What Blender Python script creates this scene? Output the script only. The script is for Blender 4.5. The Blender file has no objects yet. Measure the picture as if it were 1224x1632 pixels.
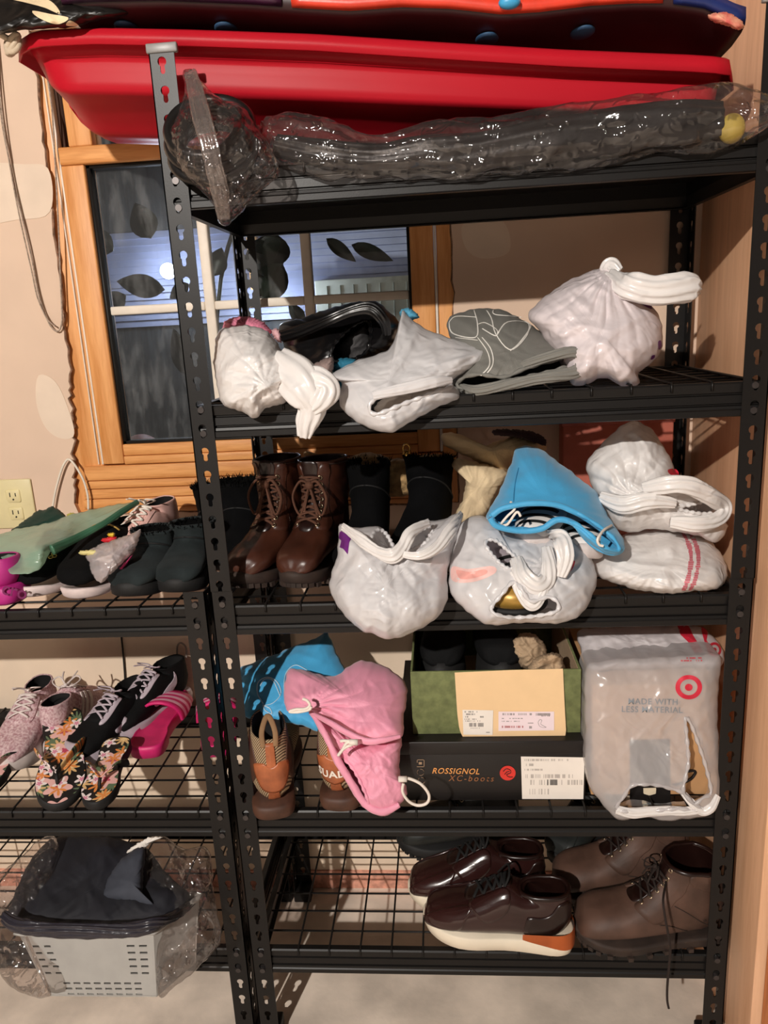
import bpy, bmesh, math, random
import numpy as np
from mathutils import Vector, Matrix, noise as mnoise
from mathutils.geometry import tessellate_polygon

S = bpy.context.scene
COL = S.collection
pi = math.pi

# ------------------------------------------------------------------ camera
CAM = np.array([0.4036, -1.2032, 1.4288]); RX, ROLL, RZ, FPX = -0.2449, -0.0534, 0.0824, 1212.57
def _rx(a): c, s = math.cos(a), math.sin(a); return np.array([[1, 0, 0], [0, c, -s], [0, s, c]])
def _rz(a): c, s = math.cos(a), math.sin(a); return np.array([[c, -s, 0], [s, c, 0], [0, 0, 1]])
CR = _rz(RZ) @ _rx(pi / 2 + RX) @ _rz(ROLL)
cam_d = bpy.data.cameras.new('camera'); cam = bpy.data.objects.new('camera', cam_d); COL.objects.link(cam)
cam_d.sensor_fit = 'VERTICAL'; cam_d.sensor_height = 36.0; cam_d.lens = FPX / 1632 * 36.0
cam_d.clip_start = 0.02; cam_d.clip_end = 60
mw = Matrix([list(CR[i]) + [CAM[i]] for i in range(3)] + [[0, 0, 0, 1]])
cam.matrix_world = mw
S.camera = cam

# ------------------------------------------------------------------ world, lamps, exposure
W = bpy.data.worlds.new('world'); S.world = W; W.use_nodes = True
W.node_tree.nodes['Background'].inputs[0].default_value = (0.35, 0.42, 0.6, 1)
W.node_tree.nodes['Background'].inputs[1].default_value = 0.02
def point_lamp(name, loc, watts, color, radius):
    d = bpy.data.lights.new(name, 'POINT'); d.energy = watts; d.color = color; d.shadow_soft_size = radius
    o = bpy.data.objects.new(name, d); COL.objects.link(o); o.location = loc
    return o
point_lamp('garage_bulb', (-0.82, -3.6, 2.9), 660, (1.0, 0.94, 0.87), 0.035)
S.view_settings.view_transform = 'Standard'
S.view_settings.look = 'None'
S.view_settings.exposure = 0.0
S.view_settings.gamma = 1.0
S.view_settings.use_curve_mapping = False

# ------------------------------------------------------------------ pixel of the photograph -> point in the room
def ray(px, py): return CR @ np.array([(px - 612) / FPX, -(py - 816) / FPX, -1.0])
def onY(px, py, Y): d = ray(px, py); return CAM + d * ((Y - CAM[1]) / d[1])
def onZ(px, py, Z): d = ray(px, py); return CAM + d * ((Z - CAM[2]) / d[2])
def onX(px, py, X): d = ray(px, py); return CAM + d * ((X - CAM[0]) / d[0])
def rays(p):
    p = np.asarray(p, float)
    d = np.stack([(p[:, 0] - 612) / FPX, -(p[:, 1] - 816) / FPX, -np.ones(len(p))], 1)
    return d @ CR.T

# ------------------------------------------------------------------ materials
def lin(h):
    if not isinstance(h, str): return h
    v = [int(h[i:i + 2], 16) / 255 for i in (0, 2, 4)]
    return tuple(x / 12.92 if x <= .04045 else ((x + .055) / 1.055) ** 2.4 for x in v)
def new_mat(name):
    m = bpy.data.materials.new(name); m.use_nodes = True
    nt = m.node_tree
    return m, nt, nt.nodes['Principled BSDF'], nt.nodes['Material Output']
def add(nt, typ, **kw):
    n = nt.nodes.new(typ)
    for k, v in kw.items():
        if k.startswith('_'): setattr(n, k[1:], v)
        else: n.inputs[k].default_value = v
    return n
def M(name, base, rough=.5, var=.12, vscale=30, bump=.0, bscale=120, metal=0, stretch=(1, 1, 1), spec=.5, sheen=0, coat=0, trans=0, sss=0, bdist=.002, detail=4, col2=None, emit=0, vpos=(.35, .65)):
    m, nt, b, out = new_mat(name)
    base = lin(base)
    tc = add(nt, 'ShaderNodeTexCoord'); mp = add(nt, 'ShaderNodeMapping', Scale=stretch)
    nt.links.new(tc.outputs['Object'], mp.inputs[0])
    nz = add(nt, 'ShaderNodeTexNoise', Scale=vscale, Detail=detail)
    nt.links.new(mp.outputs[0], nz.inputs['Vector'])
    cr = add(nt, 'ShaderNodeValToRGB')
    c2 = lin(col2) if col2 else tuple(min(1, x * (1 + var)) for x in base)
    c1 = base if col2 else tuple(x * (1 - var) for x in base)
    cr.color_ramp.elements[0].color = (*c1, 1); cr.color_ramp.elements[1].color = (*c2, 1)
    cr.color_ramp.elements[0].position = vpos[0]; cr.color_ramp.elements[1].position = vpos[1]
    nt.links.new(nz.outputs['Fac'], cr.inputs[0]); nt.links.new(cr.outputs[0], b.inputs['Base Color'])
    b.inputs['Roughness'].default_value = rough; b.inputs['Metallic'].default_value = metal
    b.inputs['Specular IOR Level'].default_value = spec
    b.inputs['Sheen Weight'].default_value = sheen; b.inputs['Coat Weight'].default_value = coat
    b.inputs['Transmission Weight'].default_value = trans
    if sss:
        b.inputs['Subsurface Weight'].default_value = sss; b.inputs['Subsurface Radius'].default_value = (.02, .02, .02); b.inputs['Subsurface Scale'].default_value = .5
    if bump:
        nb = add(nt, 'ShaderNodeTexNoise', Scale=bscale, Detail=5)
        nt.links.new(mp.outputs[0], nb.inputs['Vector'])
        bp = add(nt, 'ShaderNodeBump', Strength=bump, Distance=bdist)
        nt.links.new(nb.outputs['Fac'], bp.inputs['Height']); nt.links.new(bp.outputs[0], b.inputs['Normal'])
    if emit:
        b.inputs['Emission Color'].default_value = (*base, 1); b.inputs['Emission Strength'].default_value = emit
    return m
def wood(name, base, dark, axis=2, scale=14, rough=.5, knots=.5):
    m, nt, b, out = new_mat(name)
    st = [9, 9, 9]; st[axis] = .7
    tc = add(nt, 'ShaderNodeTexCoord'); mp = add(nt, 'ShaderNodeMapping', Scale=st)
    nt.links.new(tc.outputs['Object'], mp.inputs[0])
    n1 = add(nt, 'ShaderNodeTexNoise', Scale=scale * .45, Detail=6, Distortion=knots); nt.links.new(mp.outputs[0], n1.inputs['Vector'])
    n2 = add(nt, 'ShaderNodeTexNoise', Scale=scale * 3, Detail=3); nt.links.new(mp.outputs[0], n2.inputs['Vector'])
    mx = add(nt, 'ShaderNodeMath', _operation='MULTIPLY_ADD'); mx.inputs[1].default_value = .35; nt.links.new(n2.outputs['Fac'], mx.inputs[0]); nt.links.new(n1.outputs['Fac'], mx.inputs[2])
    cr = add(nt, 'ShaderNodeValToRGB'); cr.color_ramp.elements[0].position = .45; cr.color_ramp.elements[1].position = .82
    cr.color_ramp.elements[0].color = (*lin(dark), 1); cr.color_ramp.elements[1].color = (*lin(base), 1)
    nt.links.new(mx.outputs[0], cr.inputs[0]); nt.links.new(cr.outputs[0], b.inputs['Base Color'])
    b.inputs['Roughness'].default_value = rough
    bp = add(nt, 'ShaderNodeBump', Strength=.15, Distance=.001); nt.links.new(mx.outputs[0], bp.inputs['Height']); nt.links.new(bp.outputs[0], b.inputs['Normal'])
    return m
def film(name, tint, clear, rough=.12, gloss=.10, bump=.5, bscale=60, trl=.18, fmul=.8):
    """thin plastic film: part see-through, part milky, with a gloss; all of it real surface"""
    m, nt, b, out = new_mat(name)
    nt.nodes.remove(b)
    tc = add(nt, 'ShaderNodeTexCoord')
    vo = add(nt, 'ShaderNodeTexNoise', _noise_type='RIDGED_MULTIFRACTAL', Scale=bscale * .5, Detail=4, Distortion=.9, Roughness=.5); nt.links.new(tc.outputs['Object'], vo.inputs['Vector'])
    bp = add(nt, 'ShaderNodeBump', Strength=bump, Distance=.004); nt.links.new(vo.outputs['Fac'], bp.inputs['Height'])
    tr = add(nt, 'ShaderNodeBsdfTransparent', Color=(*[min(1, .55 + .45 * x) for x in lin(tint)], 1))
    df = add(nt, 'ShaderNodeBsdfDiffuse', Color=(*lin(tint), 1)); tl = add(nt, 'ShaderNodeBsdfTranslucent', Color=(*lin(tint), 1))
    gl = add(nt, 'ShaderNodeBsdfGlossy', Roughness=rough)
    for n in (df, tl, gl): nt.links.new(bp.outputs[0], n.inputs['Normal'])
    m1 = add(nt, 'ShaderNodeMixShader', Fac=trl); nt.links.new(df.outputs[0], m1.inputs[1]); nt.links.new(tl.outputs[0], m1.inputs[2])
    m2 = add(nt, 'ShaderNodeMixShader', Fac=clear); nt.links.new(m1.outputs[0], m2.inputs[1]); nt.links.new(tr.outputs[0], m2.inputs[2])
    fr = add(nt, 'ShaderNodeFresnel', IOR=1.5); nt.links.new(bp.outputs[0], fr.inputs['Normal'])
    ma = add(nt, 'ShaderNodeMath', _operation='MULTIPLY_ADD'); ma.inputs[1].default_value = fmul; ma.inputs[2].default_value = gloss; nt.links.new(fr.outputs[0], ma.inputs[0])
    cl = add(nt, 'ShaderNodeMath', _operation='MINIMUM'); cl.inputs[1].default_value = .6; nt.links.new(ma.outputs[0], cl.inputs[0])
    m3 = add(nt, 'ShaderNodeMixShader'); nt.links.new(cl.outputs[0], m3.inputs[0]); nt.links.new(m2.outputs[0], m3.inputs[1]); nt.links.new(gl.outputs[0], m3.inputs[2])
    nt.links.new(m3.outputs[0], out.inputs['Surface'])
    return m

# ------------------------------------------------------------------ objects
ROOT = {}
def tag(o, label=None, cat=None, group=None, kind=None):
    if label: o['label'] = label
    if cat: o['category'] = cat
    if group: o['group'] = group
    if kind: o['kind'] = kind
    return o
def thing(name, label, cat, loc=(0, 0, 0), rot=(0, 0, 0), group=None):
    o = bpy.data.objects.new(name, None); COL.objects.link(o); o.empty_display_size = .03
    o.location = loc; o.rotation_euler = rot
    from mathutils import Euler
    ROOT[o.name] = Matrix.Translation(Vector([float(x) for x in loc])) @ Euler(rot, 'XYZ').to_matrix().to_4x4()
    return tag(o, label, cat, group)
def root_matrix(o):
    while o.parent: o = o.parent
    return ROOT.get(o.name, Matrix.Identity(4))
class G:
    """collects geometry that becomes ONE mesh object"""
    def __init__(s): s.v = []; s.f = []; s.n = 0
    def raw(s, v, f):
        v = np.asarray(v, float).reshape(-1, 3)
        s.v.append(v); b = s.n
        s.f.extend([tuple(int(i) + b for i in q) for q in f]); s.n += len(v); return s
    def box(s, x0, x1, y0, y1, z0, z1, bev=0):
        if bev <= 0:
            v = [(x, y, z) for z in (z0, z1) for y in (y0, y1) for x in (x0, x1)]
            return s.raw(v, [(0, 2, 3, 1), (4, 5, 7, 6), (0, 1, 5, 4), (2, 6, 7, 3), (0, 4, 6, 2), (1, 3, 7, 5)])
        bm = bmesh.new(); bmesh.ops.create_cube(bm, size=1)
        for q in bm.verts: q.co = Vector(((x0 + x1) / 2 + q.co.x * (x1 - x0), (y0 + y1) / 2 + q.co.y * (y1 - y0), (z0 + z1) / 2 + q.co.z * (z1 - z0)))
        bmesh.ops.bevel(bm, geom=list(bm.edges), offset=bev, segments=2, affect='EDGES', profile=.5)
        return s.bm(bm)
    def bm(s, bm):
        bm.verts.index_update()
        s.raw([q.co[:] for q in bm.verts], [[l.vert.index for l in f.loops] for f in bm.faces]); bm.free(); return s
    def grid(s, P, closed_u=False, closed_v=False, flip=False):
        """P[i][j] points: rows i (u), columns j (v)"""
        P = np.asarray(P, float); a, b = P.shape[:2]; f = []
        for i in range(a if closed_u else a - 1):
            for j in range(b if closed_v else b - 1):
                i2, j2 = (i + 1) % a, (j + 1) % b
                q = (i * b + j, i * b + j2, i2 * b + j2, i2 * b + j)
                f.append(q[::-1] if flip else q)
        return s.raw(P.reshape(-1, 3), f)
    def loft(s, rings, cap0=True, cap1=True):
        R = np.asarray(rings, float); a, b = R.shape[:2]
        base = s.n; s.grid(R, closed_v=True)
        if cap0: s.f.append(tuple(base + j for j in range(b))[::-1])
        if cap1: s.f.append(tuple(base + (a - 1) * b + j for j in range(b)))
        return s
    def tube(s, pts, r, n=8, closed=False, flat=1.0, up=(0, 0, 1), caps=True):
        """swept tube; r number or list; flat < 1 squashes it along 'up'"""
        p = np.asarray(pts, float); m = len(p); r = np.ones(m) * r
        t = np.gradient(p, axis=0)
        if closed: t = np.roll(p, -1, 0) - np.roll(p, 1, 0)
        t /= np.linalg.norm(t, axis=1)[:, None] + 1e-12
        u = np.array(up, float); rings = []
        u = u - t[0] * (u @ t[0])
        if np.linalg.norm(u) < 1e-4: u = np.cross(t[0], (1, .3, .2))
        for i in range(m):
            u = u - t[i] * (u @ t[i]); u /= np.linalg.norm(u) + 1e-12; w = np.cross(t[i], u)
            a = np.linspace(0, 2 * pi, n, endpoint=False)
            rings.append(p[i] + r[i] * (np.outer(np.cos(a) * flat, u) + np.outer(np.sin(a), w)))
        R = np.array(rings)
        if closed: s.grid(R, closed_u=True, closed_v=True); return s
        return s.loft(R, caps, caps)
    def prism(s, poly, fn0, fn1):
        """poly: 2-D outline; fn0/fn1 map (a,b) to the two 3-D sides"""
        n = len(poly); tr = tessellate_polygon([[Vector((a, b, 0)) for a, b in poly]])
        v = [fn0(a, b) for a, b in poly] + [fn1(a, b) for a, b in poly]
        f = [t[::-1] for t in tr] + [tuple(n + i for i in t) for t in tr] + [(i, (i + 1) % n, n + (i + 1) % n, n + i) for i in range(n)]
        return s.raw(v, f)
    def sphere(s, c, r, nu=16, nv=10, sc=(1, 1, 1)):
        th = np.linspace(0, pi, nv); ph = np.linspace(0, 2 * pi, nu, endpoint=False)
        P = [[(c[0] + r * sc[0] * math.sin(a) * math.cos(b), c[1] + r * sc[1] * math.sin(a) * math.sin(b), c[2] + r * sc[2] * math.cos(a)) for b in ph] for a in th]
        return s.grid(P, closed_v=True, flip=False)
    def build(s, name, mat, parent=None, smooth=True, label=None, kind=None, local=False, auto=None):
        v = np.concatenate(s.v) if s.v else np.zeros((0, 3))
        if parent is not None and not local:
            Mi = np.array(root_matrix(parent).inverted()); v = v @ Mi[:3, :3].T + Mi[:3, 3]
        me = bpy.data.meshes.new(name); me.from_pydata(v.tolist(), [], s.f)
        b = bmesh.new(); b.from_mesh(me); bmesh.ops.remove_doubles(b, verts=b.verts, dist=1e-6); bmesh.ops.recalc_face_normals(b, faces=b.faces); b.to_mesh(me); b.free()
        me.materials.append(mat)
        if smooth:
            me.polygons.foreach_set('use_smooth', [True] * len(me.polygons))
            if auto: me.set_sharp_from_angle(angle=math.radians(auto))
        o = bpy.data.objects.new(name, me); COL.objects.link(o)
        if parent is not None: o.parent = parent
        if label: o['label'] = label
        if kind: o['kind'] = kind
        return o
def copy_part(src, parent, M4=None, label=None):
    o = src.copy(); COL.objects.link(o); o.parent = parent
    if M4 is not None: o.matrix_local = M4
    return o
def struct(o): o['kind'] = 'structure'; return o
def catmull(p, n, closed=False):
    p = np.asarray(p, float); m = len(p)
    seg = m if closed else m - 1
    d = np.linalg.norm((np.roll(p, -1, 0) - p)[:seg], axis=1) ** .5 + 1e-9
    T = np.concatenate([[0], np.cumsum(d)]); ts = np.linspace(0, T[-1], n, endpoint=not closed); out = []
    for t in ts:
        i = min(int(np.searchsorted(T, t, 'right')) - 1, seg - 1); u = (t - T[i]) / (T[i + 1] - T[i])
        g = (lambda k: p[k % m]) if closed else (lambda k: p[min(max(k, 0), m - 1)])
        a, b, c, e = g(i - 1), g(i), g(i + 1), g(i + 2)
        out.append(.5 * (2 * b + (c - a) * u + (2 * a - 5 * b + 4 * c - e) * u * u + (3 * b - a - 3 * c + e) * u ** 3))
    return np.array(out)
def even(p, n, closed=True):
    """resample a polyline by arc length, keeping corners"""
    p = np.asarray(p, float)
    if closed: p = np.vstack([p, p[:1]])
    L = np.concatenate([[0], np.cumsum(np.linalg.norm(np.diff(p, axis=0), axis=1))])
    t = np.linspace(0, L[-1], n, endpoint=not closed)
    return np.stack([np.interp(t, L, p[:, k]) for k in range(p.shape[1])], 1)
_tc = {}
def text_mesh(body, size=1.0, bold=0.0, shear=0.0, align='LEFT', spacing=1.0):
    """2-D lettering as triangles: (verts Nx2, faces); height of a capital is about 0.7 * size"""
    cu = bpy.data.curves.new('lettering', 'FONT'); cu.body = body; cu.size = size; cu.offset = bold; cu.shear = shear
    cu.align_x = align; cu.space_character = spacing; cu.resolution_u = 3
    o = bpy.data.objects.new('lettering', cu); COL.objects.link(o)
    dg = bpy.context.evaluated_depsgraph_get(); me = o.evaluated_get(dg).to_mesh()
    v = np.array([q.co[:2] for q in me.vertices]) if len(me.vertices) else np.zeros((0, 2)); f = [tuple(p.vertices) for p in me.polygons]
    bpy.data.objects.remove(o); bpy.data.curves.remove(cu)
    return v, f
rng = np.random.default_rng(5)
# ------------------------------------------------------------------ the setting
FZ = 0.04; YW = 0.43
m_wall = M('painted_drywall', 'd9bda6', .8, var=.04, vscale=6, bump=.08, bscale=90, bdist=.001)
m_patch = M('wall_filler', 'e0cbb6', .85, var=.05, vscale=10)
m_torn = M('torn_gypsum', '8a6a55', .95, var=.5, vscale=90, bump=.6, bscale=150)
m_concrete = M('concrete', 'e2d2c2', .85, var=.22, vscale=7, bump=.25, bscale=80, detail=9, bdist=.002)
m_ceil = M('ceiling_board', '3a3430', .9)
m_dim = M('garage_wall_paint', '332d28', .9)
m_pine_v = wood('pine_upright', 'e6a566', 'c8813f', 2, 12)
m_pine_h = wood('pine_board', 'e8a665', 'c27a3a', 0, 12)
m_panel = wood('maple_veneer', 'f2bf98', 'e0aa82', 2, 9, .45, .8)
m_door_w = wood('orange_veneer', 'b8703e', '9a5628', 2, 9, .4)
m_vinyl = M('white_vinyl', 'e4d8c8', .5, var=.05)
m_gasket = M('black_gasket', '14120f', .6)
m_pink = M('pink_treated_sill', 'd69a84', .8, var=.25, vscale=60, bump=.3)

o = struct(G().box(-2.6, 2.6, -5.6, YW + .05, FZ - .1, FZ).build('floor', m_concrete, smooth=False))
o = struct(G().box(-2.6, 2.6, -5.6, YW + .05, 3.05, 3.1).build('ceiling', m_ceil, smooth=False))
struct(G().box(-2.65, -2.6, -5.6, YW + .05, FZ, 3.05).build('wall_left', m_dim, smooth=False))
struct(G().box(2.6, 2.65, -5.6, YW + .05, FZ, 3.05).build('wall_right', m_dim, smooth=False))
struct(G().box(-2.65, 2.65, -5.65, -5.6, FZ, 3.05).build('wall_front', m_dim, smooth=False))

# back wall: drywall sheets with a torn edge round the rough window opening
def Wp(px, py, Y=YW): q = onY(px, py, Y); return q[0], q[2]
random.seed(3)
def jag(p0, p1, n, a):
    out = []
    for i in range(n):
        t = i / n; out.append((p0[0] + (p1[0] - p0[0]) * t + random.uniform(-a, a), p0[1] + (p1[1] - p0[1]) * t + random.uniform(-a, a) * .5))
    return out
XL = -.392; XR = .437; ZB = 1.035; ZT = 2.02
left_edge = jag((XL + .012, ZT), (XL - .012, 1.36), 40, .004) + jag((XL - .012, 1.36), (XL - .045, ZB + .02), 30, .006)
bot_edge = jag((XL - .04, ZB), (XR, ZB), 36, .006)
right_edge = jag((XR, ZB), (XR, ZT), 40, .0025)
opening = left_edge + bot_edge + right_edge
wl = G()
T0 = .013
sheet_left = [(-2.6, 3.05)] + [(-2.6, FZ)] + [(XL - .04, FZ)] + bot_edge[:1] + left_edge[::-1] + [(XL + .012, 3.05)]
sheet_bot = [(XL - .04, FZ), (XR, FZ), right_edge[0]] + bot_edge[::-1]
sheet_right = [(XR, FZ), (2.6, FZ), (2.6, 3.05), (XR, 3.05)] + right_edge[::-1]
sheet_top = [(XL + .012, ZT), (XR, ZT), (XR, 3.05), (XL + .012, 3.05)]
for sh in (sheet_left, sheet_bot, sheet_right, sheet_top):
    wl.prism(sh, lambda a, b: (a, YW, b), lambda a, b: (a, YW + T0, b))
wall = struct(wl.build('wall_back', m_wall, smooth=False))
m_cream_wall = M('cream_skim_coat', 'e8d2ba', .85, var=.05, vscale=8, bump=.1)
G().box(-2.6, .92, YW - .0012, YW + .002, FZ + .05, .80).build('skim_coat', m_cream_wall, wall, smooth=False)
# torn paper and gypsum lip along the cut
for path, nm in ((left_edge, 'torn_edge'), (bot_edge, 'torn_edge'), (right_edge, 'torn_edge')):
    p = np.array([(a, YW + .004, b) for a, b in path])
    r = np.array([random.uniform(.002, .0048) for _ in path])
    G().tube(p, r, 5).build(nm, m_torn, wall)
# filler patches
def wall_patch(px_outline, name='filler_patch', mat=m_patch, th=.0012, Y=YW):
    poly = [Wp(*p) for p in even(catmull(px_outline, 40, True), 40)]
    G().prism(poly, lambda a, b: (a, Y - th, b), lambda a, b: (a, Y + .001, b)).build(name, mat, wall, smooth=False)
wall_patch([(62, 598), (90, 610), (112, 660), (118, 695), (95, 698), (72, 680), (58, 640)])
wall_patch([(-40, 268), (40, 262), (78, 270), (80, 338), (30, 350), (-40, 352)])
wall_patch([(740, 355), (800, 352), (812, 400), (770, 412), (742, 395)])
# pink treated sill at the foot of the wall
struct(G().box(-2.6, 2.0, YW - .006, YW + .002, FZ, FZ + .05, ).build('baseboard_back', m_pink, smooth=False))

# window
win = struct(thing('window_1', None, None, (0, YW, ZB)))
G().box(XL - .06, XL + .03, YW + .013, YW + .06, ZB - .03, 2.2, .002).build('rough_stud', m_pine_v, win)
G().box(XL + .031, XL + .043, YW + .02, YW + .06, ZB + .105, 2.2).build('shim_gap', M('dark_gap', '4a3226', .9), win)
G().box(-.3615, -.3575, YW + .004, YW + .05, 1.15, 2.2, .001).build('vinyl_strip', m_vinyl, win)
G().box(-.372, -.3695, YW + .008, YW + .05, 1.15, 2.2, .0005).build('vinyl_strip', m_vinyl, win)
G().box(-.3575, -.309, YW + .002, YW + .06, 1.15, 1.772, .003).build('side_jamb', m_pine_v, win)
G().box(-.337, -.287, YW + .006, YW + .06, 1.807, 2.2, .003).build('upper_jamb', m_pine_v, win)
G().box(-.357, .40, YW - .002, YW + .06, 1.772, 1.806, .003).build('mullion_rail', m_pine_h, win)
G().box(.350, .398, YW + .002, YW + .06, 1.15, 2.2, .003).build('side_jamb', m_pine_v, win)
G().box(.3985, .4035, YW + .0, YW + .05, 1.15, 2.2, .001).build('vinyl_strip', m_vinyl, win)
G().box(.404, .440, YW + .004, YW + .06, 1.0, 2.2, .003).build('rough_stud', m_pine_v, win)
G().box(-.3085, .35, YW + .004, YW + .06, 1.168, 1.193, .002).build('sash_rail', m_pine_h, win)
G().box(-.3085, .35, YW + .002, YW + .06, 1.1485, 1.167, .002).build('sash_rail', m_pine_h, win)
zs = [1.147, 1.113, 1.094, 1.071, 1.048, ZB - .0]
for i in range(5):
    G().box(-.405 - .004 * i, .404, YW + .003 - .0008 * (i % 2), YW + .06, zs[i + 1] + .0009, zs[i] - .0006, .0015).build('sill_board', m_pine_h, win)
YG = YW + .032
for (a, b, c, d) in ((-.309, -.302, 1.193, 1.772), (-.309, .35, 1.193, 1.199), (-.309, .35, 1.766, 1.772), (.344, .35, 1.193, 1.772)):
    G().box(a, b, YW + .012, YG + .006, c, d).build('gasket', m_gasket, win)
def muntin(x0, x1, z0, z1): G().box(x0, x1, YG - .012, YG + .012, z0, z1, .003).build('muntin', m_vinyl, win)
muntin(-.093, -.0715, 1.199, 1.766); muntin(.122, .142, 1.199, 1.766)
for a, b in ((-.302, -.093), (-.0715, .122), (.142, .344)): muntin(a, b, 1.472, 1.490)
def glass(name):
    m, nt, b, out = new_mat(name); nt.nodes.remove(b)
    tc = add(nt, 'ShaderNodeTexCoord'); mp = add(nt, 'ShaderNodeMapping', Scale=(14, 14, 4)); nt.links.new(tc.outputs['Object'], mp.inputs[0])
    nz = add(nt, 'ShaderNodeTexNoise', Scale=2.0, Detail=8, Roughness=.7); nt.links.new(mp.outputs[0], nz.inputs['Vector'])
    rp = add(nt, 'ShaderNodeMapRange'); rp.inputs[1].default_value = .48; rp.inputs[2].default_value = .85; rp.inputs[3].default_value = .02; rp.inputs[4].default_value = .16
    nt.links.new(nz.outputs['Fac'], rp.inputs[0])
    tr = add(nt, 'ShaderNodeBsdfTransparent', Color=(.93, .95, .95, 1)); df = add(nt, 'ShaderNodeBsdfDiffuse', Color=(.75, .75, .75, 1)); gl = add(nt, 'ShaderNodeBsdfGlossy', Roughness=.015)
    m1 = add(nt, 'ShaderNodeMixShader'); nt.links.new(rp.outputs[0], m1.inputs[0]); nt.links.new(tr.outputs[0], m1.inputs[1]); nt.links.new(df.outputs[0], m1.inputs[2])
    fr = add(nt, 'ShaderNodeFresnel', IOR=1.5); m2 = add(nt, 'ShaderNodeMixShader'); nt.links.new(fr.outputs[0], m2.inputs[0]); nt.links.new(m1.outputs[0], m2.inputs[1]); nt.links.new(gl.outputs[0], m2.inputs[2])
    nt.links.new(m2.outputs[0], out.inputs['Surface']); return m
m_glass = glass('dusty_glass')
for a, b in ((-.302, -.093), (-.0715, .122), (.142, .344)):
    for c, d in ((1.199, 1.472), (1.490, 1.766)):
        G().box(a, b, YG - .002, YG + .002, c, d).build('pane', m_glass, win, smooth=False)
G().box(-.287, .35, YG - .002, YG + .002, 1.806, 2.2).build('pane', m_glass, win, smooth=False)

# night outside: lapped siding of the house next door, its two wall lamps, a pale shutter, leaves
m_siding = M('blue_grey_siding', '8b93b0', .6, var=.15, vscale=8)
m_leaf = M('dark_leaf', '1c2419', .5, var=.4)
YO = 1.5
hs = thing('house_wall', 'blue grey lapped siding of the house seen through the window', 'building', (-.2, YO, 1.2))
for k in range(14):
    z = 1.455 + k * .0225
    v = [(-1.3, YO, z), (.6, YO, z), (.6, YO - .008, z), (-1.3, YO - .008, z), (-1.3, YO, z + .0225), (.6, YO, z + .0225), (.6, YO - .002, z + .0225), (-1.3, YO - .002, z + .0225)]
    G().raw(v, [(0, 1, 2, 3), (4, 7, 6, 5), (3, 2, 6, 7), (0, 4, 5, 1), (0, 3, 7, 4), (1, 5, 6, 2)]).build('siding_board', m_siding, hs, smooth=False)
G().box(-1.3, .6, YO, YO + .05, .3, 2.3).build('sheathing', M('dark_cladding', '3a3d40', .8, var=.3, vscale=9, stretch=(6, 1, .5)), hs, smooth=False)
gd = thing('shutter_door', 'pale green white door panel outside, right of the lamps', 'door', (.15, YO - .03, 1.2))
G().box(-.01, .36, YO - .045, YO - .012, .9, 1.575, .004).build('door_panel', M('pale_door', 'c9cfc4', .6, var=.1), gd)
for k in range(7): G().box(.03 + k * .045, .034 + k * .045, YO - .048, YO - .044, .92, 1.555).build('groove_bead', M('pale_door_bead', 'a8b0a5', .6), gd)
for nm, (px, py), e in (('wall_lamp', (268, 432), 2.4), ('wall_lamp', (421, 474), 3.0)):
    c = onY(px, py, YO - .07)
    t = thing(nm, 'small glowing wall lamp outside the %s pane column' % ('left' if px < 300 else 'middle'), 'lamp', (c[0], YO - .01, c[2]))
    G().sphere(c, .026, 16, 10).build('globe', M('lamp_glow_%d' % px, 'e8eeff', .4, emit=26), t)
    G().tube([(c[0], c[1] + .02, c[2]), (c[0], YO - .01, c[2])], .012, 8).build('bracket', m_gasket, t)
    point_lamp('wall_lamp_light', (c[0], c[1] - .05, c[2]), e * 1.0, (.80, .87, 1.0), .03)
po = thing('reflection_post', 'tan post added outside in place of a reflection in the middle window panes', 'post', tuple(onY(408, 462, 1.3)))  # added post, stands in for a tan reflection in the glass
a_, b_ = onY(400, 462, 1.46), onY(416, 462, 1.46); G().box(a_[0], b_[0], 1.455, 1.492, a_[2], a_[2] + .30, .003).build('post_shaft', wood('tan_post', 'c8a074', 'a57c50'), po)
point_lamp('outside_light', (.0, .75, 2.2), 3.0, (1, .95, .85), .05)  # point light outside the window, above the view, without a fixture
def leaf(g, c, L, w, ang, tilt):
    t = np.linspace(0, 1, 9); dirv = np.array([math.cos(ang), 0, math.sin(ang)]); pv = np.array([-math.sin(ang), 0, math.cos(ang)])
    rows = []
    for a in t:
        hw = w * math.sin(pi * a ** .8) ** .9 + .0004
        mid = np.array(c) + dirv * L * a + np.array([0, tilt * a * a * L, 0])
        rows.append([mid - pv * hw, mid + np.array([0, .004, 0]), mid + pv * hw, mid + np.array([0, .006, 0])])
    g.loft(rows)
sh = thing('shrub', 'dark large leaved shrub just outside the window', 'plant', (-.2, 1.0, FZ))
G().tube(catmull([(-.3, 1.0, FZ - .02), (-.28, .99, .8), (-.22, 1.0, 1.5), (-.1, 1.0, 1.8)], 20), .006).build('stem', m_leaf, sh)
for (px, py, L, w, a, tl) in [(262, 462, .15, .032, pi * .93, .2), (200, 470, .10, .03, pi * 1.15, .1), (300, 452, .07, .02, -2.6, .1), (340, 440, .08, .03, 1.2, .1), (440, 372, .10, .05, -1.9, .1), (400, 385, .12, .06, -.9, .1), (450, 420, .13, .045, -2.2, .2), (560, 390, .12, .02, -.4, .2), (520, 380, .10, .018, -.7, .1), (180, 400, .09, .035, 2.5, .1), (160, 480, .1, .03, 2.9, .1), (240, 380, .1, .04, 1.9, .0), (485, 515, .07, .02, 2.2, .1), (300, 600, .14, .03, 1.8, .1)]:
    c = onY(px, py, .97); g = G(); leaf(g, c, L, w, a, tl); g.build('leaf', m_leaf, sh)
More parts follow.
